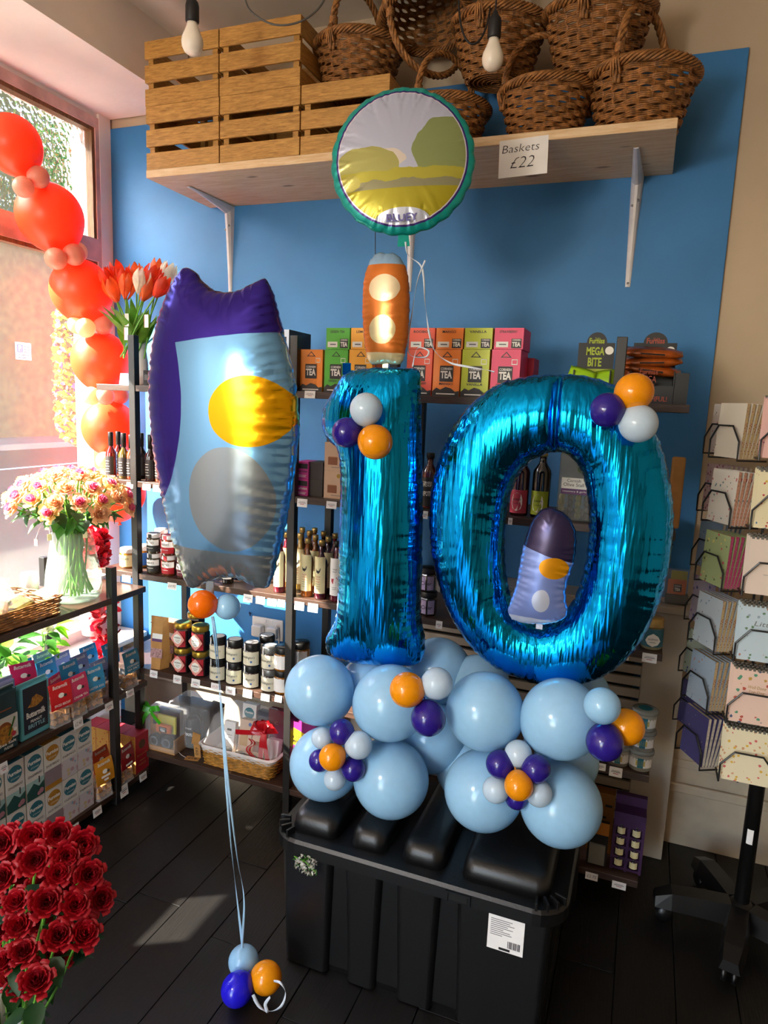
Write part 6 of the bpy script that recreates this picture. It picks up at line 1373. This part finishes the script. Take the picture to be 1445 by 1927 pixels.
# biscuit boxes on the bottom tier
teal_c = flat('furniss_teal', '#2f7080'); gold_c = flat('furniss_gold', '#b5802a'); boxw = flat('box_white', '#dcd9d2'); hill = flat('hill_green', '#24504c'); fmap = speckle('coast_map_print', '#c9c2c6', ['#7fa9bd', '#b7939a', '#c7b48a'], 45, .3); mines = flat('mine_scene', '#8f7f86')
cols = [(1.694, 'FAIRINGS'), (1.626, 'FAIRINGS'), (1.558, 'SHORTBREAD'), (1.488, 'GINGERBREAD'), (1.416, 'GINGERBREAD'), (1.344, 'GINGERBREAD')]
for ci, (yc, wd) in enumerate(cols):
    for row in range(2):
        bw = .0665; bh = .158; cc = gold_c if wd == 'SHORTBREAD' else teal_c
        pic = [('r', 0, bh*.22, bw, bh*.42, fmap)] if wd == 'FAIRINGS' else ([('r', 0, bh*.22, bw, bh*.40, mines), ('r', 0, bh*.05, bw, bh*.1, gold_c)] if wd == 'SHORTBREAD' else [('r', 0, bh*.2, bw, bh*.38, flat('pale_sea', '#9fc0bf')), ('p', [(-bw/2, 0), (bw/2, 0), (bw/2, bh*.3), (bw*.2, bh*.22), (-bw*.1, bh*.33), (-bw/2, bh*.18)], hill), ('r', bw*.22, bh*.36, .005, bh*.14, greyb), ('c', bw*.32, bh*.1, .009, flat('heather', '#b07a86')), ('c', bw*.18, bh*.07, .007, flat('heather', '#b07a86'))])
        carton('biscuit_box', f'white {wd.lower()} box with {"gold" if cc is gold_c else "teal"} roundel, {("bottom", "top")[row]} row, {("first", "second", "third", "fourth", "fifth", "sixth")[ci]} from the right', 'box', 'boxed biscuits on the bottom tier', (XF+.012, yc, c_bot+row*(bh+.0006)), HP, bw, .06, bh, boxw, [('c', 0, bh*.76, bw*.4, cc), ('t', 'Furniss', 0, bh*.78, bw*.72, .013, off_white, .04), ('t', 'of Cornwall', 0, bh*.67, bw*.45, .006, off_white), ('t', wd, 0, bh*.51, bw*.8, .008, ink)]+pic, top=cc)
# red and gold cartons at the end, one behind another
redc = flat('red_carton', '#b01a2a'); goldf = speckle('gold_festive_print', '#d8a04e', ['#b8452e', '#c98a3c'], 70, .2)
for i in range(4):
    carton('fudge_carton', f'red carton with gold sides at the end of the bottom tier, {("front", "second", "third", "back")[i]} of four', 'box', 'red and gold cartons', (XF+.015-i*.064, 1.975, c_bot), HP, .072, .062, .152, redc, [('c', 0, .11, .018, flat('brown_emblem', '#5a3a20')), ('t', 'Buttermilk', 0, .07, .055, .010, gold_cap), ('r', 0, .045, .03, .003, gold_cap), ('t', 'FUDGE', 0, .03, .04, .009, gold_cap)], top=redc, side=goldf)
fudgebag(1.775, XF+.0, '#c8861e', 'gold header fudge bag on the bottom tier beside the biscuit boxes', '————|——', z0=c_bot, roll=-.1)
fudgebag(1.885, XF+.0, '#9a1420', 'dark red header fudge bag on the bottom tier beyond the post', '————', z0=c_bot, roll=.1)
fudgebag(1.83, XF-.07, '#c2401a', 'orange red header fudge bag behind on the bottom tier', '————', z0=c_bot)
fudgebag(1.77, XF-.10, '#b8301a', 'rust header fudge bag at the back of the bottom tier', '————', z0=c_bot, dz=.02)
# things on the top of the low unit
t = thing('white_candle', 'white candle with a dark label left of the glass vase', 'candle', (-1.93, 1.70, c_top)); hc = .10
part('candle_body', G().lathe([(0, 0), (.028, 0), (.028, .085), (.026, .088), (0, .088)], 24), white_ceramic, t, True); part('candle_foot', G().lathe([(0, 0), (.033, 0), (.033, .008), (.028, .01)], 24), white_ceramic, t, True); part('candle_label', G().lathe([(.0285, .03), (.0285, .07)], 6, a0=PI, a1=PI+.8), ink, t, True); part('wick_hole', G().lathe([(0, .0885), (.006, .0885)], 10), grey_ink, t)
t = thing('wicker_tray', 'shallow wicker tray of cellophane wrapped gifts on the low shelf', 'tray', (-1.815, 1.44, c_top), 0)
g = G(); Wb, Db = .11, .18
for r_ in range(8):
    z = .005+r_*.0075; s_ = 1+.06*r_/8; loop = rr(-Wb*s_, Wb*s_, -Db*s_, Db*s_, .03, 4); per = [Vector((a, b, 0)) for a, b in loop]; L_ = [0]
    for i in range(len(per)): L_.append(L_[-1]+(per[(i+1) % len(per)]-per[i]).length)
    pts = []
    for k in range(80):
        d = L_[-1]*k/80; i = max(j for j in range(len(per)) if L_[j] <= d); f_ = (d-L_[i])/max(1e-6, L_[i+1]-L_[i]); v = per[i].lerp(per[(i+1) % len(per)], f_)*(1+.022*math.cos(PI*k/2+PI*r_)); pts.append((v.x, v.y, z))
    g.tube(pts, .0036, 4, True)
part('woven_side', g, wicker, t, True); part('woven_base', G().box(-Wb*.98, Wb*.98, -Db*.98, Db*.98, .001, .005), wicker, t)
for i, (x, y, c_) in enumerate(((.02, .08, '#8a7a3a'), (-.03, .06, '#5f7a2a'), (.03, -.02, '#b08a60'), (-.03, -.05, '#c9bfa0'), (.02, -.11, '#8a5a3a'))):
    part('wrapped_item', G().cbox(-.045, .045, -.05, .05, .008, .055+.008*i % .02, .012), mat('tray_item_'+str(i), c_, .4, noise=.4, nscale=40), t, loc=(x, y, 0), rot=(.2*(-1)**i, .15, .4*i))
o = link('cellophane', leafcloud(16, .07, .12, .02, (film,), .14, 12), t, (0, 0, .075)); o['kind'] = 'stuff'
part('handwritten_tag', G().box(-.02, .03, -.035, .035, 0, .001), creamlab, t, loc=(.08, .14, .075), rot=(0, .3, .3))
p = P(5, 1050, x=-1.95); o = link('paper_corner', G().prism([(-.1, 0), (.0, 0), (.012, .05), (-.09, .05)], 0, .001).mesh(white_paper), None, (-1.98, p.y-.01, c_top), (-.1, 0, .6)); tag(o, 'white card corner at the left picture edge above the wicker tray', 'card')
# plants behind the fudge bags and on the sill
def potted(label, loc, pr, ph, leaves, lm_, L_, spread, seed, extra=None, name='potted_plant'):
    rnd = random.Random(seed); t = thing(name, label, 'plant', loc, 0, 'potted plants by the window'); part('pot', G().lathe([(0, 0), (pr*.75, 0), (pr, ph*.95), (pr*1.03, ph), (pr*.9, ph), (pr*.85, ph*.85), (0, ph*.85)], 24), white_ceramic, t, True)
    lms = [leafmesh(L_, L_*.6, m_) for m_ in lm_]
    for i in range(leaves):
        a = rnd.uniform(0, 6.28); rr_ = rnd.uniform(.2, 1)*spread; z = ph+rnd.uniform(.0, spread*1.2)
        link('leaf', lms[i % len(lms)], t, (rr_*.6*math.cos(a), rr_*.6*math.sin(a), z), (rnd.uniform(-.7, .5), rnd.uniform(-.3, .3), a-PI/2))
    part('stem', G().tube([(0, 0, ph*.8), (.003, 0, ph+spread*.6), (0, .003, ph+spread)], .003, 5), stem_g, t); return t
bright = leafmat('backlit_leaf', '#7cc02a', .55)
potted('white pot with broad backlit leaves behind the pink fudge bags', (-1.965, 1.60, c_mid), .05, .13, 34, (bright, leaf_g), .075, .11, 2)
potted('white pot with a cream rose and glossy leaves near the low unit post', (-1.96, 1.77, c_mid), .04, .13, 20, (leaf_g, bright), .06, .09, 3)
rose(Vector((-1.945, 1.77, c_mid+.235)), (.6, -.5, .8), .034, rosemesh(twh, twh, 9), 'cream artificial rose in the white pot behind the fudge bags', 'single flowers', (-1.96, 1.77, c_mid+.12))
t = thing('baby_breath', 'frothy white filler flowers behind the red fudge bags', 'plant', (-1.965, 1.44, c_mid)); o = link('blossom', leafcloud(900, .06, .10, .16, (leafmat('froth_white', '#dfe3c4', .5), leafmat('froth_green', '#a9c27a', .5)), .018, 21), t, (0, 0, .17)); o['kind'] = 'stuff'; part('stem', G().tube([(0, 0, 0), (.005, 0, .1), (0, 0, .2)], .004, 5), stem_g, t)
def redbunch(label, c, rx, rz, n, seed):
    t = thing('red_flower_bunch', label, 'flowers', (c[0], c[1], c[2])); o = link('blossom', leafcloud(n, rx, rx, rz, (redp, redp2, leafmat('scarlet_petal', '#d8142a', .3)), .04, seed), t, (0, 0, rz+.02)); o['kind'] = 'stuff'; part('bucket', G().lathe([(0, 0), (.05, 0), (.06, .1), (.062, .25), (.055, .25), (.05, .02)], 20), mat('translucent_bucket', '#e8e0e4', .3), t, True, loc=(0, 0, -.26 if rz < .08 else 0))
redbunch('red artificial flowers behind the glass vase by the shelf unit', (-2.035, 2.10, .78), .062, .075, 320, 31)
redbunch('tall wrapped bunch of red flowers standing beside the low unit', (-1.985, 2.09, .02), .055, .36, 420, 32)
# white flower sprig on the trunk lid
p = P(575, 1615, y=Y0-.012); t = thing('flower_sprig', 'little sprig of white artificial flowers hanging under the trunk lid', 'flowers', (p.x, Y0-.008, .34))
o = link('blossom', leafcloud(150, .035, .012, .022, (leafmat('sprig_white', '#d8d4ca', .3), leafmat('sprig_white', '#d8d4ca', .3), leaf_g), .010, 41), t, (0, 0, -.012)); o['kind'] = 'stuff'
part('stem', G().tube([(-.035, 0, .002), (0, -.004, 0), (.03, -.004, -.02)], .0015, 4), stem_g, t)
# ------------------------------------------------------------------ radiator cover and socket
rc_ = thing('radiator_cover', 'white slatted radiator cover behind the right shelf unit', 'radiator cover', (0, 0, 0))
yf = 2.325
part('side_stile', G().cbox(.058, .182, yf, 2.445, 0, .862, .003), white_gloss, rc_); part('end_panel', G().box(-.98, -.92, yf, 2.445, 0, .862), white_gloss, rc_)
part('top_cap', G().cbox(-.99, .192, yf-.012, 2.446, .8625, .885, .004), white_gloss, rc_); part('bottom_rail', G().box(-.92, .058, yf, yf+.02, 0, .09), white_gloss, rc_); part('top_rail', G().box(-.92, .058, yf, yf+.02, .80, .862), white_gloss, rc_)
for i in range(17):
    z = .10+i*.0415; part('slat', G().cbox(-.92, .058, yf+.003, yf+.018, z, z+.0295, .002), white_gloss, rc_)
part('dark_back', G().box(-.92, .035, yf+.09, yf+.1, 0, .8), mat('radiator_dark', '#2a2826', .8), rc_)
p = P(505, 1182, y=YB); t = thing('wall_socket', 'white double wall socket with two plugs above the jar shelf', 'socket', (p.x, YB, p.z))
part('face_plate', G().cbox(-.075, .075, -.010, -.0005, -.046, .046, .004), white_ceramic, t)
for x_ in (-.035, .037): part('plug', G().cbox(x_-.024, x_+.024, -.045, -.0105, -.03, .018, .006), white_ceramic, t)
for x_ in (-.01, .02): part('rocker_switch', G().cbox(x_-.006, x_+.006, -.013, -.0102, .026, .04, .001), white_ceramic, t)
part('cable', G().tube(spline([(.04, -.03, .0), (.055, -.03, .03), (.062, -.02, -.02), (.06, -.015, -.1), (.065, -.01, -.16)]), .0025, 5), white_ceramic, t)
part('cable_hook', G().tube(spline([(-.085, -.003, .05), (-.088, -.012, .06), (-.08, -.015, .045)]), .0025, 5), ink_blue, t)

# ------------------------------------------------------------------ notebook spinner
RX, RY = .385, 2.06
wire = mat('black_wire', '#131212', .35)
rk = thing('card_spinner', 'black wire spinner rack of notebooks at the right picture edge', 'display rack', (RX, RY, 0))
part('pole', G().lathe([(0, .06), (.0205, .06), (.0205, 1.6), (0, 1.6)], 20), wire, rk, True); part('pole_label', G().lathe([(.0209, .30), (.0209, .345)], 6, a0=-2.2, a1=-1.4), white_paper, rk, True)
part('hub', G().lathe([(0, .045), (.045, .045), (.05, .06), (.045, .085), (.024, .11), (0, .11)], 20), black_plastic, rk, True)
for k in range(5):
    a = D2R(186+72*k); d = Vector((math.cos(a), math.sin(a), 0)); q = Vector((-d.y, d.x, 0))
    g = G(); vs = []
    for s_, w_, z0, z1 in ((.03, .034, .045, .105), (.1, .034, .05, .105), (.19, .033, .052, .1), (.235, .026, .05, .08)):
        for u, z in ((-1, z0), (-.7, z1), (.7, z1), (1, z0)): vs.append(d*s_+q*w_*u+Vector((0, 0, z)))
    g.add(vs, [(i*4+k2, i*4+k2+1, (i+1)*4+k2+1, (i+1)*4+k2) for i in range(3) for k2 in range(3)]+[(i*4+3, i*4, (i+1)*4, (i+1)*4+3) for i in range(3)]+[(0, 1, 2, 3), (15, 14, 13, 12)]); lg = part('leg', g, wire, rk)
    for s_ in (-1, 1): part('caster_wheel', G().lathe([(0, -.006), (.022, -.006), (.0235, 0), (.022, .006), (0, .006)], 16), black_plastic, lg, True, loc=tuple(d*.205+q*.013*s_+Vector((0, 0, .0238))), rot=(PI/2, 0, a))
ROWZ = [1.405, 1.235, 1.07, .90, .735, .575]
for a_ in (-.06, .06):
    for b_ in (-.06, .06): part('upright_wire', G().tube([(a_, b_, .5), (a_, b_, 1.62)], .0035, 6), wire, rk)
for z in ROWZ+[1.58]: part('ring_wire', G().tube([(-.06, -.06, z-.01), (.06, -.06, z-.01), (.06, .06, z-.01), (-.06, .06, z-.01)], .003, 6, True), wire, rk)
BWD, BHT = .112, .14
def pocket(pt, rz, wd, dp, ht):
    """shaped wire front of one pocket; local front is -y"""
    g = G()
    pts = [(-wd/2, dp, 0), (-wd/2, 0, 0), (-wd/2, 0, ht*.55), (-wd/2+.03, 0, ht), (wd/2-.03, 0, ht), (wd/2, 0, ht*.55), (wd/2, 0, 0), (wd/2, dp, 0)]
    g.tube([Vector(a) for a in pts], .0026, 6); o = part('wire_pocket', g, wire, rk, loc=(pt[0]-RX, pt[1]-RY, pt[2]), rot=(0, 0, rz)); return o
pages = mat('page_edges', '#c9bda4', .8, noise=.15, nscale=150)
BK = {}
def book(loc, rz, tilt, cov, label, edge, w_=BWD, h_=BHT, th=.0075, spiral=True, words=None, grp='notebooks on the spinner rack'):
    key = (cov.name, edge.name, w_, h_, th)
    if key not in BK:
        BK[key] = (G().box(-w_/2, w_/2, 0, .0008, 0, h_).mesh(cov), G().box(-w_/2+.001, w_/2-.001, .0008, th, .001, h_-.001).mesh(edge))
    t = thing('notebook', label, 'notebook', loc, 0, grp, rot=(tilt, 0, rz)); link('cover', BK[key][0], t); link('page_block', BK[key][1], t)
    if spiral: link('binding', SPIR, t, (0, 0, h_))
    if words:
        for s_, z, ww, hh, m_ in words: text(s_, ww, hh, m_, t, (0, -.0006, z), shear=.2)
    return t
g = G()
for i in range(11):
    x = -BWD/2+.006+i*(BWD-.012)/10; g.box(x-.003, x+.003, -.001, .009, -.004, .004)
SPIR = g.mesh(mat('pewter_binding', '#6a665e', .4, .4))
goldp = mat('gold_print', '#a8883c', .4, .5)
covers = [speckle('pink_sprig_cover', '#d9aaa2', ['#9a5a6a', '#6a7a6a'], 70, .12), speckle('cream_bird_cover', '#dccfa8', ['#3a6a8a', '#b03a3a', '#c8a030'], 60, .17), speckle('blush_plain_cover', '#d8c4b4', ['#d8c4b4', '#cdb9a9'], 20, .1),
          speckle('pale_blue_cover', '#b4c4cc', ['#a86a5a', '#5a7a5a', '#8a9aa8'], 60, .2), speckle('dog_print_cover', '#dcbcaa', ['#3a4a6a', '#b04a3a', '#4a8a6a', '#b08a3a'], 58, .24), speckle('balloon_print_cover', '#dcd0ae', ['#c85a5a', '#d0a63a', '#c8946a'], 75, .25)]
ed = speckle('patterned_page_edge', '#b49a72', ['#8a2a2a', '#c8a850', '#4a3a30'], 220, .3); ep = mat('pink_page_edge', '#c08a70', .7, noise=.2, nscale=200, stretch=(20, 1, 1)); em = speckle('magenta_dot_edge', '#a83a62', ['#c88aa0'], 200, .2)
ords = ('top', 'second', 'third', 'fourth', 'fifth', 'lowest'); fn = ('pink sprigged', 'cream bird print', 'plain blush', 'pale blue floral', 'pink dog print', 'cream hot air balloon print')
XB = .318; YFR = 1.852
for r_, z in enumerate(ROWZ):
    for k in range(3):
        wds = None
        if k == 0 and r_ == 3: wds = [('Little', .095, .05, .012, grey_ink)]
        if k == 0 and r_ == 4: wds = [('Well Done', .095, .04, .008, goldp), ('Top Dog', .083, .036, .008, goldp)]
        if k == 0 and r_ == 2: wds = [('————', .05, .04, .001, grey_ink)]
        book((XB-.003*k, YFR+k*.011, z+.002*k), 0, D2R(-4), covers[r_], f'{fn[r_]} notebook facing front, {ords[r_]} pocket, {("foremost", "second", "third")[k]} in the pocket', pages, words=wds)
    if r_ == 2: part('motif', G().ball((XB+.0-RX, YFR-.004-RY, z+.105), .014, .0008, .006, 12, 6), ink_blue, rk)
    pocket((XB, YFR-.008, z-.004), 0, .125, .07, .085)
    pocket((XB+.13, YFR-.008, z-.004), 0, .125, .07, .085)
    book((XB+.135, YFR, z), 0, D2R(-4), covers[(r_+2) % 6], f'{fn[(r_+2) % 6]} notebook cut by the right picture edge, {ords[r_]} row', pages)
lc = [('white sprig', speckle('white_sprig_cover', '#c9bdb0', ['#a03040', '#5a6a4a'], 60, .14), ed), ('white and grey', speckle('white_grass_cover', '#c8bfae', ['#3a5a3a', '#c8bfae'], 30, .12), ed),
      ('pink lattice', speckle('lattice_cover', '#b89a92', ['#8a4a56'], 90, .32), pages), ('cream floral', speckle('cream_floral_cover', '#c4bcae', ['#a85a5a', '#4a6a6a'], 70, .2), ep),
      ('soft blue', speckle('soft_blue_cover', '#7d93a6', ['#5a6a80', '#a8b4c0'], 50, .14), pages), ('green meadow', speckle('green_cover', '#8f9a68', ['#a83a4a', '#4a5a30', '#c8b060'], 60, .22), em),
      ('lilac floral', speckle('lilac_cover', '#a89aa8', ['#4a4a80', '#8a6a90'], 50, .25), ed), ('ice blue floral', speckle('ice_cover', '#a4acb0', ['#8a6a6a', '#6a7a8a'], 60, .16), ed),
      ('sage floral', speckle('sage_cover', '#9aa08c', ['#3a4a70', '#5a6a4a'], 50, .22), ed), ('grey blue floral', speckle('grey_blue_cover', '#8a98a4', ['#5a6a80', '#a86a5a'], 60, .16), ed),
      ('navy starry', speckle('navy_cover', '#3a3562', ['#a89a6a', '#6a6a90'], 60, .1), pages), ('navy starry', speckle('navy_cover', '#3a3562', ['#a89a6a', '#6a6a90'], 60, .1), pages)]
for r_, z in enumerate(ROWZ):
    for f_ in (0, 1):        # 0 far pocket, 1 near pocket, both facing the window side
        yc = (2.155, 1.985)[f_]; nm, cov, edg = lc[r_*2+f_]
        for k in range(5):
            book((.196+k*.0085*.88, yc+k*.0085*.48-(.03 if f_ else 0), z-.01), -HP+.5, D2R(-2-k*2.6), cov, f'{nm} notebook in the {ords[r_]} {("far", "near")[f_]} side pocket, {("outermost", "second", "third", "fourth", "innermost")[k]}', edg, w_=.105, h_=.138, th=.009, spiral=False)
        pocket((.187, yc-.004-(.03 if f_ else 0), z-.014), -HP+.5, .118, .08, .085)
